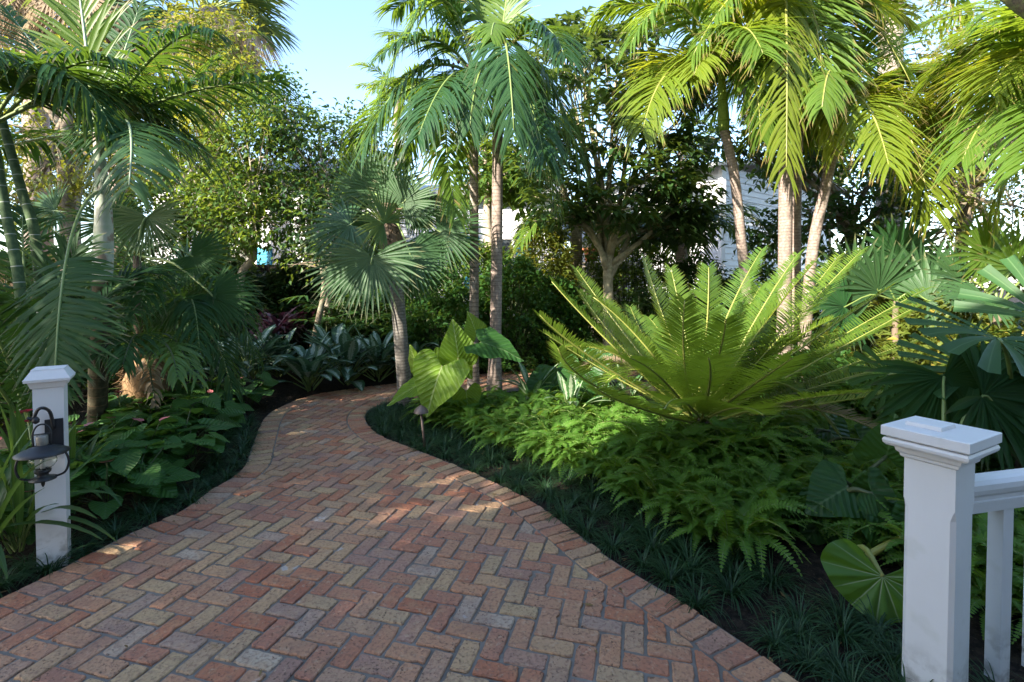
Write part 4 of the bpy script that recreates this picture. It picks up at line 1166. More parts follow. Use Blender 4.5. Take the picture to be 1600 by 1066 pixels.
for k in range(24):
    a = R.uniform(0, 2 * PI) if k < 12 else R.uniform(-.2, PI + .2); el = R.uniform(.3, .85) if k < 12 else R.uniform(.7, 1.2); d = V((math.cos(a) * math.cos(el), math.sin(a) * math.cos(el), math.sin(el))); q = R.uniform(1.15, 1.65)
    lift, fall = (R.uniform(.2, .45), R.uniform(.25, .6)) if k < 12 else (.1, .2)
    fr(t, 'dead' if k in (3, 8) else 'cycad', cr + d * .05, cr + d * q * .55 + V((0, 0, lift)), cr + d * q + V((0, 0, -fall)), 760 + k, stem='stem_y', n=80, L=.24, W=.0145, prof=p_cycad, seg=2, droop=.12, a0=78, a1=48, vee=.18, start=.2, r0=.011, tipf=.62, basef=.45, rag=.05, fold=.3)
mb = MB()
for k in range(26):
    a = R.uniform(0, 2 * PI); d = V((math.cos(a), math.sin(a), 0))
    blade(mb, cr + d * .12, d + V((0, 0, .3)), Z, R.uniform(.3, .6), .02, p_strap, 5, 1.6, .2, R.random())
mb.build('dead_leaf_skirt', M['dead'], t)

# --- background palms
t0 = at(1388, 60, 11.5); b = V((t0.x, t0.y, -.05))
t = thing('tall_palm', 'tall grey trunked palm behind the sunlit palms, crown out of the picture', 'palm', b)
part_tube('trunk', t, [b, V((t0.x, t0.y, 3)), V((t0.x - .05, t0.y, 6)), V((t0.x - .1, t0.y, 9.2))], [.34, .27, .25, .22], 'trunk_grey', 16, .02)
hub = V((t0.x - .1, t0.y, 9.3)); R = random.Random(77)
for k in range(13):
    a = k * 2.4; d = V((math.cos(a), math.sin(a), 0)); q = R.uniform(2.0, 2.6)
    fr(t, 'palm_sun', hub, hub + d * q * .6 + V((0, 0, R.uniform(.3, 1.3))), hub + d * q * 1.2 + V((0, 0, R.uniform(-1.6, .4))), 800 + k, n=40, L=1.0, W=.07, droop=1.0, r0=.04)
def washingtonia(label, px, Y, ztop, seed, ncrown=16, skirt=True, r=.24):
    x = (px - 800) / FPX * Y; b = V((x, Y, -.05)); R = random.Random(seed)
    t = thing('skirted_palm', label, 'palm', b, 'tall palms far behind the left hedge trees')
    part_tube('trunk', t, [b, V((x + .05, Y, ztop * .5)), V((x, Y, ztop))], [r * 1.2, r, r * .9], 'trunk_pink', 14, .03)
    hub = V((x, Y, ztop))
    for k in range(ncrown):
        a = R.uniform(0, 2 * PI); e = R.uniform(-.5, 1.1); d = V((math.cos(a) * math.cos(e), math.sin(a) * math.cos(e), math.sin(e)))
        c = hub + d * R.uniform(.8, 1.1); mb = MB()
        fan_into(mb, c, d + V((0, 0, -.25)), V((-d.x * .5, -d.y * .5, 1)), 1.05, 26, 240, .085, droop=.7, R=R)
        tube(mb, [hub, hub.lerp(c, .5) + V((0, 0, .06)), c], [.025, .02, .012], 6, 1)
        mb.build('fan_leaf', [M['tree_y' if e > .2 else 'fan'], M['stem_g']], t)
    if skirt:
        mb = MB()
        for k in range(26):
            a = R.uniform(0, 2 * PI); d = V((math.cos(a), math.sin(a), 0))
            c = hub + d * R.uniform(.2, 1.3) - V((0, 0, R.uniform(.2, 1.0)))
            fan_into(mb, c, d * .35 + V((0, 0, -1)), d, R.uniform(.8, 1.2), 20, 150, .06, droop=.6, R=R)
        mb.build('dead_leaf_skirt', M['dead'], t)
washingtonia('tall palm with a tan skirt of dead leaves, nearest the open sky', 335, 11.5, 7.6, 21)
washingtonia('tall palm with a tan skirt of dead leaves, right behind the young palm', 190, 11.0, 7.5, 22)
washingtonia('tall palm with a tan skirt of dead leaves nearest the shady picture corner', 60, 11.5, 8.2, 23)
def small_far_palm(label, px, py, Y, seed, mat='palm_yellow'):
    c = at(px, py, Y); b = V((c.x, c.y, -.05)); R = random.Random(seed)
    t = thing('distant_palm', label, 'palm', b, 'palms in the distance')
    part_tube('trunk', t, [b, b.lerp(c, .5), c], [.16, .13, .12], 'trunk_pink', 10)
    for k in range(13):
        a = k * 2.4 + R.uniform(-.3, .3); d = V((math.cos(a), math.sin(a), 0)); q = R.uniform(1.2, 1.7)
        fr(t, mat, c, c + d * q * .5 + V((0, 0, R.uniform(.3, 1.1))), c + d * q + V((0, 0, R.uniform(-.8, .7))), seed * 20 + k, n=26, L=.6, W=.06, droop=.9, seg=3)
small_far_palm('yellow green palm in the distance showing under the fronds of the slim palms', 622, 150, 19, 31, 'palm_sun')
small_far_palm('yellow green palm in the distance beside the white house roof', 1062, 232, 20, 32, 'palm_sun')
small_far_palm('dark green palm arching behind the schefflera trunk', 900, 350, 10.5, 33, 'palm_sun')
small_far_palm('dark green palm low beside the white house wall', 1065, 372, 10.5, 34, 'palm_blue')

# big palm beside the porch: one thick mossy leaf stalk crosses the corner of the view
b = V((3.9, 1.9, -.05)); hub = V((3.85, 1.9, 3.3))
t = thing('porch_palm', 'big palm by the porch whose thick mossy leaf stalk crosses the upper corner', 'palm', b)
part_tube('trunk', t, [b, b.lerp(hub, .5), hub], [.2, .16, .15], 'trunk_grey', 14, .02)
mb = MB(); c0 = at(1505, -60, 2.3); c1 = at(1610, 25, 2.2)
path = spline([hub, V((3.2, 2.2, 3.45)), at(1500, -75, 2.6), at(1562, -18, 2.15), at(1640, 38, 1.95), at(1760, 90, 1.85)], 24)
tube(mb, path, [.07 - .03 * i / 23 for i in range(24)], 12, bump=.02)
mb.build('leaf_stalk', M['stalk_moss'], t)
R = random.Random(5)
for k in range(7):
    a = R.uniform(-1.2, 1.5); d = V((math.cos(a), math.sin(a) * .8, 0)); q = R.uniform(1.3, 1.8)
    fr(t, 'palm_sun', hub, hub + d * q * .5 + V((0, 0, 1.1)), hub + d * q * 1.1 + V((0, 0, R.uniform(-.1, .9))), 950 + k, n=44, L=.8, W=.05, droop=1.0, r0=.03)
# ---------------------------------------------------------------- broadleaf trees and shrubs
def tree(name, label, base, trunk_pts, r0, blobs, leafmat_, seed, L=.12, W=.055, per=14, twigs=60, bark='bark', cat='tree', group=None, droop=.3, spread=.16, rosette=False, forks=True):
    """blobs: [(centre, (rx, ry, rz))]: limbs run into each; leaf clumps sit round the twig ends"""
    R = random.Random(seed); G = np.random.default_rng(seed)
    b = V(base)
    t = thing(name, label, cat, b, group)
    mb = MB()
    pts = spline(trunk_pts, 14) if len(trunk_pts) > 1 else trunk_pts
    tube(mb, pts, [r0 * (1.25 if i == 0 else 1.0) * (1 - .45 * i / 13) for i in range(14)], 10, bump=.05, R=R)
    P, D, N = [], [], []
    for c, rad_ in blobs:
        c = V(c); s = pts[R.randrange(8, 14)]
        midp = s.lerp(c, .5) + V((R.uniform(-.15, .15), R.uniform(-.15, .15), R.uniform(-.05, .2)))
        limb = spline([s, midp, c], 8)
        tube(mb, limb, [r0 * .5 * (1 - .75 * i / 7) for i in range(8)], 7)
        for k in range(twigs):
            while True:
                q = V((R.uniform(-1, 1), R.uniform(-1, 1), R.uniform(-1, 1)))
                if .3 < q.length < 1: break
            if q.length < .55 and R.random() < .5: q = q.normalized() * R.uniform(.6, 1)
            e = c + V((q.x * rad_[0], q.y * rad_[1], q.z * rad_[2]))
            if k % 3 == 0:
                st = limb[R.randrange(3, 8)]
                tube(mb, [st, st.lerp(e, .5) + V((0, 0, .04)), e], [r0 * .11 + .004, r0 * .07 + .003, .003], 4, cap=False)
            od = q.normalized()
            if rosette:
                for j in range(per):
                    a = 2 * PI * j / per + R.uniform(-.3, .3)
                    u = V((math.cos(a), math.sin(a), R.uniform(-.35, .3)))
                    P.append(tuple(e + V((R.gauss(0, .03), R.gauss(0, .03), R.gauss(0, .03))))); D.append(tuple(u + od * .3)); N.append((u.x * .2, u.y * .2, 1))
            else:
                for j in range(per):
                    o = V((R.gauss(0, spread), R.gauss(0, spread), R.gauss(0, spread * .7)))
                    u = V((R.gauss(0, 1), R.gauss(0, 1), R.gauss(-droop, .6))) + od * .8
                    P.append(tuple(e + o)); D.append(tuple(u)); N.append((R.gauss(0, .5), R.gauss(0, .5), 1))
    mb.build('trunk', M[bark], t)
    mb = MB(); n = len(P)
    leaf_cloud(mb, np.array(P), np.array(D), np.array(N), L * G.uniform(.7, 1.25, n), W * G.uniform(.75, 1.2, n), G)
    mb.build('crown', M[leafmat_], t)
    return t

def B(px, py, Y, r): return (at(px, py, Y), r)
# big tree of large whorled leaves behind the cycad
Y = 8.6
b = at(953, HOR, Y); b.z = -.05
tree('schefflera_tree', 'dark large leaved tree with a stout forked trunk standing behind the cycad', b, [b, at(951, 500, Y), at(950, 430, Y), at(950, 392, Y)], .115, [
    B(880, 110, Y + .4, (.75, .8, .55)), B(960, 130, Y, (.8, .8, .6)), B(1040, 180, Y + .3, (.7, .7, .5)), B(850, 240, Y, (.8, .8, .55)), B(930, 210, Y - .4, (.8, .8, .6)),
    B(1000, 270, Y - .2, (.7, .8, .5)), B(1070, 300, Y, (.65, .7, .4)), B(870, 320, Y - .2, (.7, .8, .4)), B(960, 320, Y - .5, (.7, .7, .4)), B(1030, 350, Y + .3, (.7, .7, .35)), B(900, 70, Y + .8, (.6, .6, .4)), B(1000, 60, Y + .6, (.7, .7, .5)), B(1075, 350, Y + .5, (.55, .6, .35)), B(1060, 250, Y + .6, (.5, .6, .4))],
     'mango', 51, L=.30, W=.10, per=9, twigs=38, bark='bark_olive', rosette=True)
for sgx, tx, ty in ((-1, 905, 340), (1, 1010, 320), (-1, 935, 250), (1, 975, 240)):
    pass
# hedge trees at the left, before the white cottage
HT = [('leafy light green tree at the upper part of the left hedge, nearest the young palm', (318, 440), 9.4, [(250, 150, .2), (310, 130, 0), (350, 190, -.3), (290, 230, 0), (240, 260, .3), (350, 60, .6), (200, 190, .5), (300, 60, .5), (375, 130, .2)], 'tree_y', 61),
      ('leafy green tree of the left hedge with crooked pale limbs before the cottage wall', (385, 440), 9.0, [(340, 250, 0), (390, 230, -.2), (370, 300, -.3), (330, 330, 0), (415, 290, .2), (400, 350, -.3), (300, 290, .2), (350, 370, -.1), (420, 190, .1)], 'tree', 62),
      ('glossy green tree of the left hedge closest to the fan palm', (520, 440), 9.2, [(455, 210, .2), (500, 230, .0), (540, 270, .2), (480, 300, .0), (530, 330, -.2), (450, 340, 0), (560, 220, .5), (505, 370, -.2), (430, 150, .3), (590, 280, .4)], 'tree_d', 63)]
for lb, (bx, by), Y, bl, m, sd in HT:
    b = at(bx, HOR, Y); b.z = -.05
    tree('hedge_tree', lb, b, [b, at(bx - 10, 440, Y), at(bx + 12, 400, Y), at(bx - 4, 350, Y)], .085, [B(x, y, Y + d, (.62, .65, .5)) for x, y, d in bl], m, sd, L=.12, W=.056, per=17, twigs=46, bark='bark_pale', group='hedge trees before the white cottage', spread=.17)
b = at(120, HOR, 8.8); b.z = -.05
tree('hedge_tree', 'yellowish leafy tree behind the ringed cane stems and young palm', b, [b, at(110, 400, 8.8), at(106, 250, 8.8), at(112, 180, 8.8)], .15, [B(60, 130, 8.8, (.8, .7, .6)), B(120, 110, 9, (.7, .7, .6)), B(180, 130, 9.2, (.6, .7, .6)), B(30, 210, 8.8, (.7, .7, .5)), B(90, 260, 8.6, (.7, .7, .5)), B(190, 280, 9, (.6, .6, .5)), B(40, 320, 8.6, (.7, .7, .4))], 'tree_y', 64, L=.12, W=.055, per=14, twigs=36, bark='bark', spread=.15)
# small tree in front of the cottage between the two slim palms
b = at(765, HOR, 9.6); b.z = -.05
tree('cottage_tree', 'small pale stemmed tree against the cottage wall, between the slim palms', b, [b, at(766, 400, 9.6), at(762, 340, 9.6), at(764, 290, 9.6)], .12, [B(740, 280, 9.6, (.5, .5, .45)), B(790, 270, 9.6, (.55, .5, .45)), B(760, 230, 9.8, (.55, .5, .4)), B(820, 290, 9.8, (.5, .5, .4))], 'tree', 65, L=.19, W=.09, per=10, twigs=42, bark='bark_pale', spread=.14)
# crooked bare stem at the bend
b = at(495, HOR, 8.4); b.z = -.05
tree('crooked_tree', 'small crooked tree with thin bare twigs before the dark hedge', b, [b, at(487, 560, 8.4), at(497, 500, 8.4), at(508, 455, 8.4)], .075, [B(480, 410, 8.4, (.45, .4, .3)), B(530, 400, 8.6, (.4, .4, .3))], 'tree', 66, L=.10, W=.05, per=6, twigs=18, bark='bark')
# trees right of the white house and behind the sunlit palms
b = at(1330, HOR, 9.6); b.z = -.05
tree('wall_tree', 'dark leafy tree whose edge overlaps the white house wall', b, [b, at(1330, 400, 9.6), at(1325, 330, 9.6)], .13, [B(1215, 250, 9.8, (.5, .6, .5)), B(1200, 370, 9.8, (.45, .5, .4)), B(1130, 225, 10, (.55, .5, .35)), B(1210, 170, 10, (.6, .5, .4)), B(1260, 340, 9.6, (.7, .6, .5)), B(1330, 300, 9.6, (.8, .7, .6)), B(1240, 240, 10, (.6, .6, .4)), B(1390, 320, 9.4, (.7, .7, .5)), B(1310, 380, 9.3, (.8, .7, .4)), B(1400, 240, 9.8, (.7, .7, .5))], 'tree_d', 67, L=.17, W=.08, per=11, twigs=36)
b = at(1500, HOR, 8.6); b.z = -.05
tree('border_tree', 'leafy olive green tree behind the golden fronds at the right edge', b, [b, at(1500, 400, 8.6), at(1510, 300, 8.6)], .12, [B(1450, 190, 9.2, (.7, .7, .6)), B(1540, 210, 8.6, (.8, .8, .6)), B(1600, 140, 8.6, (.7, .7, .6)), B(1480, 290, 8.6, (.8, .7, .5)), B(1580, 320, 8.4, (.8, .7, .6)), B(1450, 380, 8.2, (.7, .6, .5)), B(1560, 420, 8.0, (.7, .6, .4)), B(1450, 90, 9.4, (.8, .7, .6)), B(1530, 90, 9.2, (.8, .7, .6)), B(1490, 20, 9.6, (.8, .7, .5))], 'tree_y', 68, L=.13, W=.06, per=13, twigs=36)
# row of taller trees that closes the view
for k, (px, Y, py, m) in enumerate([(-150, 17, 150, 'tree'), (120, 18, 190, 'tree_d'), (430, 19, 330, 'tree_y'), (600, 22, 350, 'tree'), (830, 20, 300, 'tree_d'), (1010, 21, 330, 'tree_y'), (1290, 19, 200, 'tree'), (1500, 17, 170, 'tree_d'), (1750, 16, 130, 'tree')]):
    b = at(px, HOR, Y); b.z = -.05; c = at(px, py, Y); s = 1.25
    tree('distant_tree', ['leafy tree far behind the tan fence', 'dark leafy tree far behind the young palm', 'leafy tree just behind the cottage roof', 'leafy tree far behind the fan palm', 'dark leafy tree far behind the slim palms', 'olive leafy tree far beyond the schefflera tree', 'leafy tree far behind the leaning palm trunks', 'dark leafy tree far behind the golden fronds', 'leafy tree far beyond the porch railing'][k], b,
         [b, b.lerp(c, .4), b.lerp(c, .8)], .2, [(c + V((R.uniform(-2, 2), R.uniform(-1, 1), R.uniform(-2.2, .8))), (s, s, s * .8)) for R in [random.Random(k * 7 + j) for j in range(7)]], m, 80 + k, L=.24, W=.12, per=11, twigs=34, group='distant trees', spread=.28)
# trees outside the picture on the sunny side, behind and left of the viewer: they dapple the path; the small corner one is added to close sun gaps
for k, (x, y, z, m) in enumerate([(-8.6, -2.6, 5.0, 'tree'), (-8.4, 1.0, 4.6, 'tree_d'), (-12.5, 3.6, 5.6, 'tree'), (-6.9, -.5, 3.9, 'tree')]):
    b = V((x, y, -.05)); c = V((x, y, z)); R = random.Random(300 + k)
    tree('shade_tree', ['shade tree beside the porch house', 'shade tree beyond the shady edge of the garden, behind the lamp post', 'tall shade tree beyond the tan fence', 'small unseen tree added at the porch house corner to shade the path'][k], b, [b, b.lerp(c, .4), b.lerp(c, .75)], .16,
         [(c + V((R.uniform(-1.5, 1.5), R.uniform(-1.5, 1.5), R.uniform(-.9, .9))), (.95, .95, .6)) for j in range(7)] if k < 3 else [((-6.3, -1.1, 4.0), (.6, .6, .55)), ((-6.6, -.7, 3.3), (.7, .7, .6)), ((-6.5, -1.2, 2.6), (.6, .6, .6)), ((-7.2, -.2, 3.6), (.7, .7, .6)), ((-6.2, -2.0, 3.0), (.55, .5, .6)), ((-6.2, -2.3, 3.7), (.5, .5, .45))], m, 310 + k, L=.15, W=.07, per=16, twigs=44, spread=.2)

def shrub(name, label, px, Y, py_top, half, mat, seed, L=.09, W=.045, n=170, group=None, per=17, cat='shrub', depth=.6):
    b = at(px, HOR, Y); b.z = -.05; top = at(px, py_top, Y).z
    R = random.Random(seed); G = np.random.default_rng(seed)
    t = thing(name, label, cat, b, group)
    mb = MB(); P, D, N = [], [], []
    for k in range(n):
        a = R.uniform(0, 2 * PI); z = R.uniform(.02, 1); rr_ = math.sqrt(max(0.02, 1 - z ** 3)) * R.uniform(.55, 1.08)
        e = V((b.x + math.cos(a) * half * rr_, b.y + math.sin(a) * depth * rr_, z * top))
        if k % 5 == 0:
            s = V((b.x + math.cos(a) * half * .15, b.y + math.sin(a) * depth * .15, 0))
            tube(mb, [s, s.lerp(e, .6) + V((0, 0, .08)), e], [.014, .008, .003], 4, cap=False)
        for j in range(per):
            u = V((math.cos(a) + R.gauss(0, .8), math.sin(a) + R.gauss(0, .8), R.gauss(.25, .6)))
            P.append((e.x + R.gauss(0, .07), e.y + R.gauss(0, .07), max(.02, e.z + R.gauss(0, .06)))); D.append(tuple(u)); N.append((R.gauss(0, .5), R.gauss(0, .5), 1))
    mb.build('stems', M['stem_d'], t)
    mb = MB(); m = len(P)
    leaf_cloud(mb, np.array(P), np.array(D), np.array(N), L * G.uniform(.7, 1.3, m), W * G.uniform(.7, 1.2, m), G)
    mb.build('foliage', M[mat], t)
SH = [(350, 9.9, 392, .8, 'tree_d', 'dark bush behind the crooked pale limbs of the hedge'), (480, 10.0, 385, .7, 'tree_d', 'dark bush before the cottage between hedge trees'), (235, 8.6, 300, .8, 'tree_d', 'tall dark bush behind the young palm crownshaft'), (565, 10.4, 345, .6, 'tree', 'leafy bush behind the fan palm crown'), (690, 8.3, 425, .75, 'hedge', 'dense dark green bush right behind the elephant ear'), (800, 8.6, 405, .75, 'hedge', 'dense dark green bush behind the slim palm trunks'), (870, 9.0, 440, .6, 'hedge', 'dense low green bush left of the cycad fronds, by the far bricks'),
      (745, 9.2, 385, .8, 'tree', 'light green bush behind the dense dark bushes under the cottage window'), (850, 9.8, 350, .7, 'tree_y', 'sunlit light green bush against the planter wall'), (640, 9.2, 440, .7, 'tree_d', 'dark bush behind the fan palm trunk'),
      (1010, 10.4, 470, .8, 'tree_d', 'dark bush behind the schefflera trunk'), (1090, 9.6, 410, .9, 'tree_d', 'dark bush under the white house window'), (1180, 9.0, 420, .8, 'tree_d', 'dark bush behind the leaning slim palm trunk'), (1290, 8.6, 430, .9, 'tree_d', 'dark bush behind the thickest palm trunk'),
      (1390, 7.6, 440, .9, 'tree_y', 'sunlit bush among the broad fan palms'), (1500, 6.6, 470, .9, 'tree_y', 'yellow green sunlit bush behind the fan palm by the newel post'), (1600, 5.0, 520, .7, 'tree_y', 'green bush at the edge under the broad leaf blades'),  # yellow leaf colour on these bushes stands in for sunlight
      (420, 9.9, 432, .8, 'tree_d', 'dark bush before the weathered fence'), (300, 8.6, 450, .9, 'tree_d', 'dark bush behind the fine fronded low palm'), (160, 7.6, 420, 1.0, 'tree_d', 'dark bush behind the young palm trunk'), (20, 6.4, 400, 1.0, 'tree_d', 'dark bush behind the ringed cane stems'), (-110, 5.2, 430, .9, 'tree_d', 'dark bush at the shady edge of the garden'),
      (900, 11.0, 330, .8, 'tree', 'tall leafy bush against the cottage end wall'), (1040, 11.6, 300, .8, 'tree_d', 'tall dark bush before the white house side wall'), (985, 11.2, 345, .7, 'tree', 'tall leafy bush behind the schefflera trunk'), (560, 9.4, 470, .8, 'tree_d', 'dark bush behind the finger leaved plants'), (1280, 6.4, 560, .8, 'hedge', 'low green bush behind the cycad'), (1420, 5.0, 620, .7, 'hedge', 'low green bush behind the big dark fan leaf'), (1700, 3.4, 520, .7, 'tree_d', 'dark bush behind the porch balusters')]
for k, (px, Y, py, hw, m, lb) in enumerate(SH):
    shrub('shrub', lb, px, Y, py, hw, m, 900 + k, group='shrubs filling the beds', L=.12 if m != 'hedge' else .095, W=.055, n=int(190 + 110 * hw))

# ---------------------------------------------------------------- plants built once and copied
def proto(name, label, cat, group, maker, seeds):
    out = []
    for sd in seeds:
        t = thing(name, label, cat, (0, 0, 0), group); maker(t, random.Random(sd)); out.append(t)
    return out
USED = {}
def place(protos, k, loc, rz, sc, label=None, group=None):
    p = protos[k % len(protos)]
    o = p if not USED.get(p.name) else copy_tree(p)
    USED[p.name] = True
    o.location = loc; o.rotation_euler = (0, 0, rz); o.scale = (sc, sc, sc)
    if label: o['label'] = label
    if group: o['group'] = group
    return o

def mk_fern(t, R):
    mb = MB()
    for k in range(26):
        a = k * 2.4 + R.uniform(-.3, .3); e = R.uniform(.5, 1.25) if k > 9 else R.uniform(1.0, 1.5)
        Lf = R.uniform(.38, .62); d = V((math.cos(a), math.sin(a), 0))
        P0 = d * .03; P1 = P0 + d * Lf * .45 * math.cos(e) * 1.2 + V((0, 0, Lf * (.35 + .55 * math.sin(e)))); P2 = P0 + d * Lf * (.55 + .45 * math.cos(e)) + V((0, 0, Lf * (-.05 + .75 * math.sin(e) ** 2)))
        S0 = d.cross(Z); n = 24; br = R.random(); roll = R.uniform(-.5, .5)
        tube(mb, [bez(P0, P1, P2, i / 6) for i in range(7)], [.003] * 6 + [.001], 4, 1, cap=False)
        for i in range(n):
            q = i / (n - 1); tt = .14 + .86 * q
            T = bezt(P0, P1, P2, tt); p = bez(P0, P1, P2, tt); S = S0; N = S.cross(T)
            S, N = S * math.cos(roll) + N * math.sin(roll), N * math.cos(roll) - S * math.sin(roll)
            l = .05 * (1 - q ** 3) * min(1, .5 + q * 3) + .006
            for sg in (-1, 1):
                dd = S * sg + T * .25 + N * R.uniform(-.15, .25)
                w = .0165
                b0 = len(mb.v)
                mb.v += [tuple(p - T * w * .5), tuple(p + dd * l * .55 - T * w * .45), tuple(p + dd * l), tuple(p + dd * l * .5 + T * w * .55), tuple(p + T * w * .5)]
                rn = min(1, br * .6 + R.random() * .4); mb.uv += [(0, 0, rn), (1, .5, rn), (1, 1, rn), (1, .5, rn), (0, 0, rn)]
                mb.f.append((b0, b0 + 1, b0 + 2, b0 + 3, b0 + 4)); mb.m.append(0)
    mb.build('fronds', [M['fern'], M['stem_g']], t, world=False)
def mk_tuft(t, R):
    mb = MB()
    for k in range(95):
        a = R.uniform(0, 2 * PI); d = V((math.cos(a) * R.uniform(.2, 1), math.sin(a) * R.uniform(.2, 1), R.uniform(.6, 1.4)))
        p = V((math.cos(a), math.sin(a), 0)) * R.uniform(0, .035)
        blade(mb, p, d, V((-d.x, -d.y, .4)), R.uniform(.12, .24), .005, p_strap, 5, R.uniform(1.6, 3.6), .3, R.random())
    mb.build('blades', M['grass'], t, world=False)
def mk_lance(leaf, n, L0, L1, W, up, droop, stemlen=.16):
    def f(t, R):
        mb = MB()
        for k in range(n):
            a = k * 2.4 + R.uniform(-.4, .4); q = k / n
            e = R.uniform(.05, .5) + (1 - q) * up
            d = V((math.cos(a) * math.cos(e), math.sin(a) * math.cos(e), math.sin(e)))
            p = V((math.cos(a), math.sin(a), 0)) * R.uniform(.0, .09) + V((0, 0, R.uniform(.05, .28)))
            tip = p + d * stemlen
            tube(mb, [p * .6, tip], [.007, .005], 5, 1, cap=False)
            blade(mb, tip, d + V((0, 0, -.12)), V((-d.x * .5, -d.y * .5, 1)), R.uniform(L0, L1), W * R.uniform(.8, 1.15), p_lance, 7, R.uniform(.4, droop), .28, R.random())
        mb.build('leaves', [M[leaf], M['stem_g']], t, world=False)
    return f
def mk_anth(t, R):
    mb = MB()
    for k in range(12):
        a = k * 2.4 + R.uniform(-.5, .5); h = R.uniform(.16, .42); r = R.uniform(.05, .26)
        d = V((math.cos(a), math.sin(a), 0)); c = d * r + V((0, 0, h))
        tube(mb, spline([V((0, 0, .02)), d * r * .35 + V((0, 0, h * .6)), c], 6), .0035, 5, 1, cap=False)
        Ls = R.uniform(.15, .24)
        heart_into(mb, c, d + V((R.uniform(-.5, .5), R.uniform(-.5, .5), R.uniform(-.5, .1))), d * .4 + V((.15, -.25, 0)) + V((R.uniform(-.2, .2), R.uniform(-.2, .2), 1)), Ls, Ls * .92, .08, .015, .14, R, nt=22, nr=4)
    mb.build('leaves', [M['anth'], M['stem_d']], t, world=False)
    if R.random() < .8:
        mb = MB()
        a = R.uniform(0, 6); d = V((math.cos(a), math.sin(a), 0)); c = d * .14 + V((0, 0, R.uniform(.36, .48)))
        tube(mb, [V((0, 0, .02)), d * .06 + V((0, 0, .25)), c], .003, 5, 1, cap=False)
        heart_into(mb, c, d + V((0, 0, .5)), V((-d.x * .4, -d.y * .4, 1)), .075, .06, .2, .01, .1, R, nt=14, nr=3)
        mb.build('flower_spathe', [M['pink'], M['stem_d']], t, world=False)
def mk_rhapis(t, R):
    mb = MB()
    for k in range(17):
        a = k * 2.4; h = R.uniform(.25, 1.15); d = V((math.cos(a), math.sin(a), 0)); c = d * R.uniform(.15, .5) + V((0, 0, h))
        b0 = d * R.uniform(0, .15)
        tube(mb, spline([b0, b0 + V((0, 0, h * .7)), c], 6), .006, 5, 1, cap=False)
        fan_into(mb, c, d + V((0, 0, R.uniform(-.2, .5))), V((-d.x * .5, -d.y * .5, 1)), R.uniform(.28, .42), 8, 210, .045, p_strap, 4, .7, .25, R)
    mb.build('foliage', [M['strap'], M['stem_d']], t, world=False)
def mk_ti(t, R):
    mb = MB()
    for s in range(3):
        b0 = V((R.uniform(-.2, .2), R.uniform(-.15, .15), 0)); h = R.uniform(.35, .75)
        tube(mb, [b0, b0 + V((0, 0, h))], .012, 6, 1)
        for k in range(15):
            a = k * 2.4; e = R.uniform(-.1, 1.2); d = V((math.cos(a) * math.cos(e), math.sin(a) * math.cos(e), math.sin(e)))
            blade(mb, b0 + V((0, 0, h + .01 * k - .08)), d, V((-d.x, -d.y, 1)), R.uniform(.34, .52), .075, p_lance, 6, R.uniform(.6, 1.8), .25, R.random())
    mb.build('leaves', [M['ti'], M['stem_d']], t, world=False)

FERN = proto('sword_fern', 'fern', 'fern', None, mk_fern, range(7))
TUFT = proto('mondo_grass_tuft', 'tuft', 'grass tuft', None, mk_tuft, range(20, 27))
AGLA = proto('silver_leaf_plant', 'silver', 'plant', None, mk_lance('aglao', 32, .24, .36, .15, 1.0, 1.3), range(40, 44))
AGLB = proto('cream_leaf_plant', 'cream', 'plant', None, mk_lance('aglao_lit', 18, .26, .36, .11, 1.0, .8), range(50, 53))
ANTH = proto('anthurium', 'anth', 'plant', None, mk_anth, range(60, 66))
RHAP = proto('finger_leaf_palm', 'rhapis', 'plant', None, mk_rhapis, range(70, 73))
TIPL = proto('ti_plant', 'ti', 'plant', None, mk_ti, range(80, 82))
STRP = proto('strap_leaf_plant', 'strap', 'plant', None, mk_lance('strap', 24, .45, .75, .05, 1.3, 1.6, .05), range(85, 88))

def right_x(y):   # outer edge of the bricks on the right at depth y (first crossing)
    return edge_at(EDGE_R, y)
R = random.Random(77); kk = 0
# mondo grass along the right border of the bricks
RIM = offset(EDGE_R, 1.0)
def along(line, y0, y1):
    ids = [i for i, p in enumerate(line) if y0 <= p.y <= y1]
    return ids
def rim_point(line, s, off, sg):
    i = int(s); f = s - i; a, b = line[i], line[min(i + 1, len(line) - 1)]
    p = a.lerp(b, f); t = (b - a).normalized()
    return p + V((-t.y, t.x, 0)) * (off * sg)
# index where the right edge reaches the tip of the bed
tip_i = max(i for i, p in enumerate(EDGE_R) if p.y < 6.3)
s0 = min(i for i, p in enumerate(EDGE_R) if p.y > 1.1)
def tufts(line, sa, sb, rows, sg, step, lab, grp, jit=.05):
    global kk
    for off in rows:
        s = sa + R.random()
        while s < sb:
            p = rim_point(line, s, off + R.uniform(-jit, jit), sg)
            i = int(s); seg = max(.01, (line[min(i + 1, len(line) - 1)] - line[i]).length)
            s += step * R.uniform(.8, 1.25) / seg
            if poly_in(p.x, p.y, PATH): continue
            place(TUFT, kk, (p.x, p.y, -.045), R.uniform(0, 6.28), R.uniform(.8, 1.2), lab, grp); kk += 1
tufts(EDGE_R, s0, tip_i - 12, (.11, .26, .42, .58), -1, .215, 'dark green mondo grass tuft between the brick edge and the ferns on the cycad side', 'mondo grass tufts along the cycad side of the path')
tufts(EDGE_R, tip_i - 26, tip_i, (.11, .25, .40), -1, .17, 'dark green mondo grass tuft at the bend of the bricks, by the path light', 'mondo grass tufts round the bend')
l0 = min(i for i, p in enumerate(EDGE_L) if p.y > 1.9); l1_ = max(i for i, p in enumerate(EDGE_L) if p.y < 5.6)
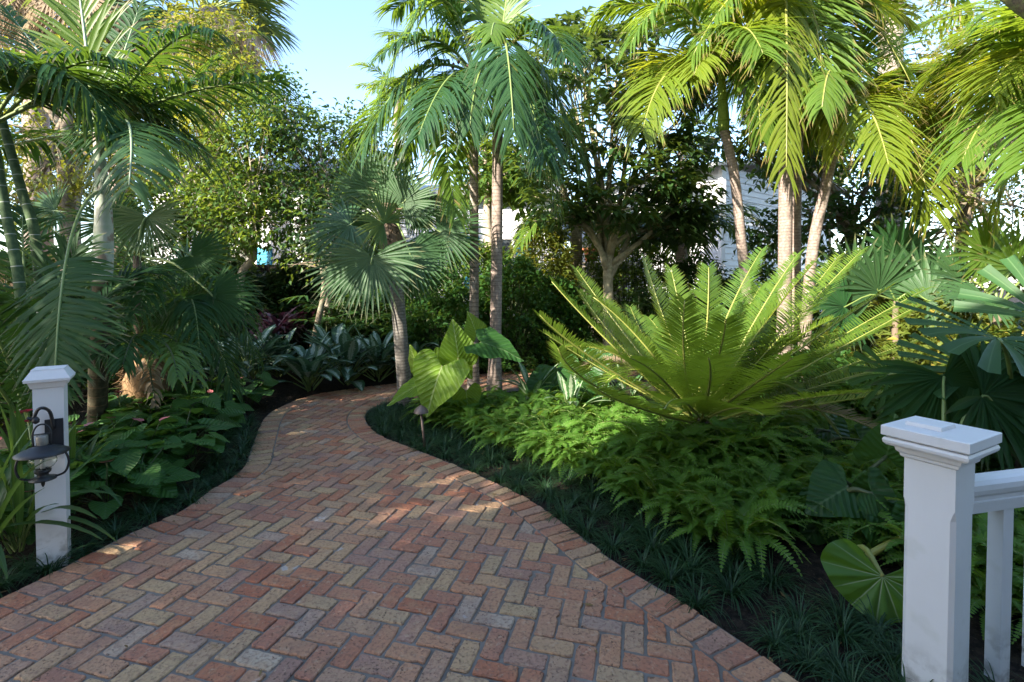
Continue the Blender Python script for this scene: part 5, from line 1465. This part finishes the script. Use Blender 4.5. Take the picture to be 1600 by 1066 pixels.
tufts(EDGE_L, l0, l1_, (.11, .26), 1, .22, 'dark green mondo grass tuft between the bricks and the shady bed by the lamp post', 'mondo grass tufts along the lamp post side of the path')
# ferns
fc = 0
def ferns(n, ybox, xf, lab, grp, sc=(.6, .9), seed=1, mind=.145, emin=.62):
    global fc
    R = random.Random(seed); pts = []; tries = 0
    while len(pts) < n and tries < 6000:
        tries += 1
        y = R.uniform(*ybox); lo, hi = xf(y); x = R.uniform(lo, hi)
        if poly_in(x, y, PATH) or near_edge(x, y) < emin: continue
        if any((x - a) ** 2 + (y - b) ** 2 < mind ** 2 for a, b in pts): continue
        if (x - 1.62) ** 2 + (y - 2.3) ** 2 < .3 or (x - 1.75) ** 2 + (y - 2.75) ** 2 < .12 or (x > 1.25 and y < 2.1): continue
        if (x - 1.6) ** 2 + (y - 4.25) ** 2 < .035: continue
        pts.append((x, y))
        place(FERN, fc, (x, y, -.045), R.uniform(0, 6.28), R.uniform(*sc), lab, grp); fc += 1
EA = np.array([(p.x, p.y) for p in EDGE_R])
def near_edge(x, y): return float(np.hypot(EA[:, 0] - x, EA[:, 1] - y).min())
ferns(150, (2.0, 4.4), lambda y: (right_x(y) + .5, right_x(y) + 1.9), 'bright green sword fern in the thick band below the cycad', 'sword ferns below the cycad', seed=3)
ferns(80, (4.2, 5.9), lambda y: (-.95, .95), 'green sword fern around the feet of the slim palms and elephant ear', 'sword ferns by the slim palms', seed=4)
ferns(62, (2.9, 5.4), lambda y: (1.2, 3.4), 'green sword fern in the shade behind the cycad and newel post', 'sword ferns behind the cycad', seed=5, mind=.2)
R = random.Random(8)
for k in range(12):
    a = PI + PI * (k + .5) / 12; q = R.uniform(.3, .55)
    place(FERN, k, (1.58 + q * math.cos(a), 4.2 + q * math.sin(a), -.045), R.uniform(0, 6.28), R.uniform(1.0, 1.25), 'tall green sword fern against the cycad stem', 'sword ferns at the cycad stem')
# silver leaved plants behind the bend
SV = [(352, 612, 'silver leaved plant at the near end of the row, next to the anthurium bed'), (388, 598, 'silver leaved plant, second in the row from the anthurium bed'), (478, 612, 'large silver leaved plant in the middle of the row outside the bend'), (430, 590, 'silver leaved plant half behind the large middle one'), (540, 602, 'silver leaved plant just before the crooked tree side of the bend, with hanging lower leaves'), (590, 596, 'silver leaved plant nearest the fan palm trunk'), (640, 590, 'silver leaved plant seen past the fan palm trunk'), (520, 588, 'silver leaved plant in the back row near the purple leaves')]
for k, (px, py, lb) in enumerate(SV):
    p = gnd(px, py + (4 if k in (3, 7) else 6)); place(AGLA, k, (p.x - .05, p.y + .2, -.045), R.uniform(0, 6), R.uniform(1.15, 1.4), lb, 'silver leaved plants round the bend')
for k, (x, y, lb) in enumerate([(1.0, 5.6, 'cream striped plant beside the cycad with a bright leaf'), (.62, 5.3, 'cream striped plant between the slim palms and cycad'), (1.35, 5.9, 'cream striped plant tucked behind the cycad fronds'), (.25, 5.9, 'cream striped plant behind the taller slim palm')]):
    place(AGLB, k, (x, y, -.045), k * 1.3, .9, lb, 'cream striped plants beside the cycad')
# purple leaved plants and finger leaved palms in the dark back bed
for k, (px, Y) in enumerate([(402, 8.6), (440, 8.8), (470, 8.9), (425, 8.2)]):
    p = at(px, HOR, Y); place(TIPL, k, (p.x, p.y, -.045), k * 1.7, 1.1, ['dark purple leaved plant nearest the low fine fronded palm', 'dark purple leaved plant in the middle of the dark group', 'dark purple leaved plant next to the crooked tree', 'dark purple leaved plant in front of its group, behind the silver leaves'][k], 'dark purple leaved plants')
for k, (px, Y) in enumerate([(520, 8.9), (555, 8.6), (590, 8.9), (625, 8.6), (660, 8.3), (540, 9.3), (610, 9.3), (985, 9.6), (1040, 9.4)]):
    p = at(px, HOR, Y); place(RHAP, k, (p.x, p.y, -.045), k * 1.1, 1.2, ['finger leaved palm right beside the crooked tree', 'finger leaved palm under the hanging fan leaf', 'finger leaved palm behind the bend, sunlit tips', 'finger leaved palm left behind the fan palm trunk', 'finger leaved palm right behind the fan palm trunk', 'finger leaved palm at the back by the hedge', 'finger leaved palm at the back behind the fan palm', 'finger leaved palm beside the schefflera trunk', 'finger leaved palm between schefflera trunk and white house'][k], 'finger leaved palms in the back bed')
# anthurium bed on the left
R = random.Random(5); pts = []; tries = 0
LA = np.array([(p.x, p.y) for p in EDGE_L])
while len(pts) < 58 and tries < 5000:
    tries += 1
    y = R.uniform(2.75, 6.2); xe = edge_at(EDGE_L, y); x = xe - R.uniform(.38, 1.5)
    if np.hypot(LA[:, 0] - x, LA[:, 1] - y).min() < .36: continue
    if any((x - a) ** 2 + (y - b) ** 2 < .18 ** 2 for a, b in pts) or (x - lp.x) ** 2 + (y - lp.y) ** 2 < .09 or (abs(x - lp.x) < .4 and y < lp.y): continue
    pts.append((x, y)); place(ANTH, len(pts), (x, y, -.045), R.uniform(0, 6.28), R.uniform(.75, 1.1), 'heart leaved anthurium in the shady bed behind the white lamp post', 'anthuriums in the shady bed')
for k, (px, py, Y) in enumerate([(20, 900, 2.75), (-40, 880, 2.6), (100, 780, 3.3), (250, 640, 5.9), (30, 780, 3.2)]):
    p = at(px, HOR, Y); place(STRP, k, (p.x, p.y, -.045), k * 1.5, .9, ['long strap leaved plant at the foot of the lamp post, picture edge side', 'long strap leaved plant at the very edge of the picture', 'strap leaved plant behind the lamp post', 'strap leaved plant beside the fibrous stump', 'strap leaved plant behind the lantern'][k], 'strap leaved plants on the shady side')
# red ginger-like flowers near the lamp post
for k, (px, py, Y) in enumerate([(28, 648, 3.5), (38, 646, 3.5), (40, 662, 3.45), (182, 616, 4.7), (38, 720, 3.3)]):
    c = at(px, py, Y); t = thing('red_flower', ['pink red flower left of the lantern hook', 'pink red flower touching its twin beside the lamp post', 'small red flower below the pair beside the lamp post', 'dark red flower by the fibrous stump', 'red flower peeping out behind the lantern glass'][k], 'flower', (c.x, c.y, -.04), 'red flowers in the shady bed')
    mb = MB(); tube(mb, [V((c.x + .03, c.y + .02, -.05)), V((c.x + .02, c.y, c.z * .6)), c], .005, 5); mb.build('stalk', M['stem_g'], t)
    mb = MB(); RR_ = random.Random(k)
    for j in range(9):
        a = j * 2.4; d = V((math.cos(a), math.sin(a), .6)); blade(mb, c, d, V((-d.x, -d.y, 1)), .045, .03, p_lance, 3, .5, .3, .5)
    mb.build('bloom', M['red'], t)

# ---------------------------------------------------------------- elephant ears and other big single leaves
def big_leaves(name, label, base, rows, seed, group=None, nt=52, nr=9):
    t = thing(name, label, 'plant', base, group); b = V(base); R_ = random.Random(seed)
    for k, (c, tip, n, L, W, mat, stem, *ex) in enumerate(rows):
        hk = dict(cup=R_.uniform(.05, .12), wave=.03, droop=.22, nt=nt, nr=nr); hk.update(ex[0] if ex else {})
        R = random.Random(seed + k); mb = MB()
        c = V(c); heart_into(mb, c, tip, n, L, W, R=R, **hk)
        m = b.lerp(c, .55) + V((0, 0, .10)) - V(tip).normalized() * .04
        s = b + V((R.uniform(-.05, .05), R.uniform(-.05, .05), 0))
        tube(mb, spline([s, m, c], 12), [.021 - .011 * i / 11 for i in range(12)], 8, 1)
        mb.build('leaf', [M[mat], M[stem]], t)
    return t
def SC(r, u, c): return V((r, -c, u))       # right, up, towards the camera
Y = 5.5
big_leaves('elephant_ear', 'elephant ear plant with huge glowing yellow green leaves at the foot of the slim palms', gnd(672, HOR + CAMH * FPX / Y, -.05), [
    (at(690, 573, Y - .45), SC(-.3, -.85, .35), SC(-.12, .42, .9), .52, .47, 'ear', 'stem_y'),
    (at(716, 560, Y - .15), SC(-.1, .9, .1), SC(.25, .0, 1), .42, .34, 'ear', 'stem_y'),
    (at(705, 545, Y - .05), SC(.5, -.55, .2), SC(.3, .6, .8), .40, .36, 'ear', 'stem_y'),
    (at(665, 597, Y - .3), SC(-1, -.35, .3), SC(-.2, 1, .35), .46, .36, 'ear', 'stem_y'),
    (at(655, 575, Y), SC(-.45, .75, .0), SC(-.6, .3, .7), .28, .20, 'ear', 'stem_y'),
    (at(752, 535, Y - .1), SC(1, -.22, .25), SC(.05, .9, .45), .50, .44, 'ear_dark', 'stem_g'),
    (at(728, 612, Y - .2), SC(.1, -.9, .2), SC(0, .35, 1), .30, .26, 'ear', 'stem_y'),
    (at(745, 525, Y + .2), SC(-.2, .8, .2), SC(0, .8, .5), .30, .26, 'ear', 'stem_g')], 1000)
big_leaves('round_leaf_plant', 'plant with one big round ribbed bright green leaf beside the newel post', V((1.70, 2.62, -.05)), [
    (at(1388, 908, 2.25), SC(-.3, -.9, .25), SC(-.2, .32, .9), .25, .40, 'lotus', 'stem_y', dict(droop=.06, cup=.03, lobes=.52, sharp=.25, wave=.03, ribs=-.012, nt=104, nr=10)),
    (at(1545, 868, 2.5), SC(.3, -.6, .3), SC(.1, .6, .7), .26, .30, 'lotus', 'stem_y', dict(droop=.1, lobes=.45, sharp=.4, ribs=-.01, nt=104, nr=10))], 1020)
big_leaves('philodendron', 'broad leaved dark philodendron with drooping leaves behind the newel post', V((1.9, 3.0, -.05)), [
    (at(1330, 765, 2.9), SC(-.85, -.3, .2), SC(-.1, .8, .55), .30, .30, 'ear_dark', 'stem_d'), (at(1335, 760, 3.0), SC(.2, -.9, .1), SC(-.5, .2, .8), .34, .30, 'ear_dark', 'stem_d'),
    (at(1370, 775, 2.8), SC(.6, -.7, .2), SC(.3, .6, .7), .32, .30, 'ear_dark', 'stem_d'), (at(1390, 715, 3.1), SC(.0, .6, .2), SC(-.3, .3, .9), .28, .28, 'ear_dark', 'stem_d'),
    (at(1395, 820, 2.7), SC(.3, -.9, .1), SC(.0, .5, .8), .30, .28, 'ear_dark', 'stem_d'), (at(1300, 800, 2.95), SC(-.6, -.8, .1), SC(-.3, .5, .8), .28, .26, 'ear_dark', 'stem_d'),
    (at(1560, 900, 2.7), SC(.1, -.9, .2), SC(0, .5, .8), .34, .3, 'ear_dark', 'stem_d'), (at(1585, 800, 2.9), SC(.5, -.6, .2), SC(.1, .7, .7), .34, .3, 'ear_dark', 'stem_d')], 1040)
big_leaves('philodendron', 'broad leaved dark philodendron in the deep shade between cycad and newel post', V((2.35, 4.0, -.05)), [
    (at(1260, 690, 3.9), SC(-.5, -.6, .3), SC(-.1, .7, .7), .34, .32, 'ear_dark', 'stem_d'), (at(1300, 675, 4.1), SC(.4, -.6, .3), SC(.1, .7, .7), .34, .32, 'ear_dark', 'stem_d'), (at(1350, 690, 4.0), SC(.6, -.4, .3), SC(.1, .8, .6), .3, .3, 'ear_dark', 'stem_d'), (at(1290, 720, 3.8), SC(0, -.8, .4), SC(0, .6, .8), .3, .3, 'ear_dark', 'stem_d')], 1060)
big_leaves('philodendron', 'glossy broad leaved plant between the slim palms and the cycad', V((.85, 6.2, -.05)), [
    (at(870, 575, 6.0), SC(.3, -.7, .3), SC(-.1, .6, .8), .42, .44, 'ear_dark', 'stem_g'), (at(905, 600, 5.8), SC(.6, -.5, .3), SC(.1, .7, .7), .36, .34, 'ear_dark', 'stem_g'), (at(850, 600, 5.9), SC(-.6, -.5, .3), SC(-.1, .7, .7), .34, .32, 'ear_dark', 'stem_g'), (at(925, 570, 6.1), SC(.4, .3, .2), SC(.1, .5, .8), .36, .34, 'ear_dark', 'stem_g'), (at(890, 625, 5.6), SC(.0, -.7, .4), SC(0, .7, .7), .3, .28, 'ear', 'stem_g')], 1080)

# a little litter: fallen leaves on the soil and a few on the bricks
mb = MB(); R = random.Random(91); n = 0; tr_ = 0
while n < 520 and tr_ < 9000:
    tr_ += 1
    y = R.uniform(1.6, 6.5); x = R.uniform(-3.4, 2.6)
    on = poly_in(x, y, PATH)
    d = min(near_edge(x, y), float(np.hypot(LA[:, 0] - x, LA[:, 1] - y).min()))
    if on and R.random() > (.16 if d < .25 else .035): continue
    if not on and d > .8: continue
    a = R.uniform(0, 6.28); s = R.uniform(.014, .05)
    blade(mb, V((x, y, .006 if on else -.034)), V((math.cos(a), math.sin(a), R.uniform(0, .12))), V((R.uniform(-.3, .3), R.uniform(-.3, .3), 1)), s, s * R.uniform(.2, .5), p_lance, 3, R.uniform(-.2, .3), R.uniform(-.2, .5), R.random()); n += 1
tag(mb.build('fallen_leaves', M['litter']), 'small dry fallen leaves scattered on the soil and brick edges', 'leaf litter', kind='stuff')
# ---------------------------------------------------------------- light, air, camera
SUN_AZ, SUN_EL = rad(229), rad(27)         # measured clockwise from straight ahead
sd = V((math.sin(SUN_AZ) * math.cos(SUN_EL), math.cos(SUN_AZ) * math.cos(SUN_EL), math.sin(SUN_EL)))
L = bpy.data.lights.new('sun', 'SUN'); L.energy = 5.0; L.angle = rad(.53); L.color = (1.0, .92, .78)
so = bpy.data.objects.new('sun', L); C.objects.link(so)
so.rotation_euler = sd.to_track_quat('Z', 'Y').to_euler()
w = bpy.data.worlds.new('World'); bpy.context.scene.world = w; w.use_nodes = True
nt = w.node_tree; nt.nodes.clear()
sky = nt.nodes.new('ShaderNodeTexSky'); sky.sky_type = 'NISHITA'; sky.sun_disc = False
sky.sun_elevation = SUN_EL; sky.sun_rotation = SUN_AZ; sky.air_density = 1.0; sky.dust_density = .8; sky.ozone_density = 2.0
bg = nt.nodes.new('ShaderNodeBackground'); bg.inputs['Strength'].default_value = .15
out = nt.nodes.new('ShaderNodeOutputWorld')
nt.links.new(sky.outputs[0], bg.inputs[0]); nt.links.new(bg.outputs[0], out.inputs[0])
cam = bpy.data.cameras.new('camera'); co = bpy.data.objects.new('camera', cam); C.objects.link(co)
co.location = (0, 0, CAMH); co.rotation_euler = (PI / 2 - PITCH, 0, 0)
cam.sensor_width = 36; cam.lens = FPX / 1600 * 36; cam.clip_start = .05; cam.clip_end = 500
cam.shift_y = -(93 - FPX * math.tan(PITCH)) / 1600
S = bpy.context.scene; S.camera = co
S.view_settings.view_transform = 'Standard'; S.view_settings.look = 'None'; S.view_settings.exposure = 1.98; S.view_settings.gamma = 1
S.view_settings.use_curve_mapping = False
S.render.engine = 'CYCLES'
S.cycles.use_denoising = True
S.cycles.max_bounces = 8; S.cycles.diffuse_bounces = 4; S.cycles.glossy_bounces = 3; S.cycles.transmission_bounces = 8; S.cycles.transparent_max_bounces = 8
S.cycles.sample_clamp_indirect = 6
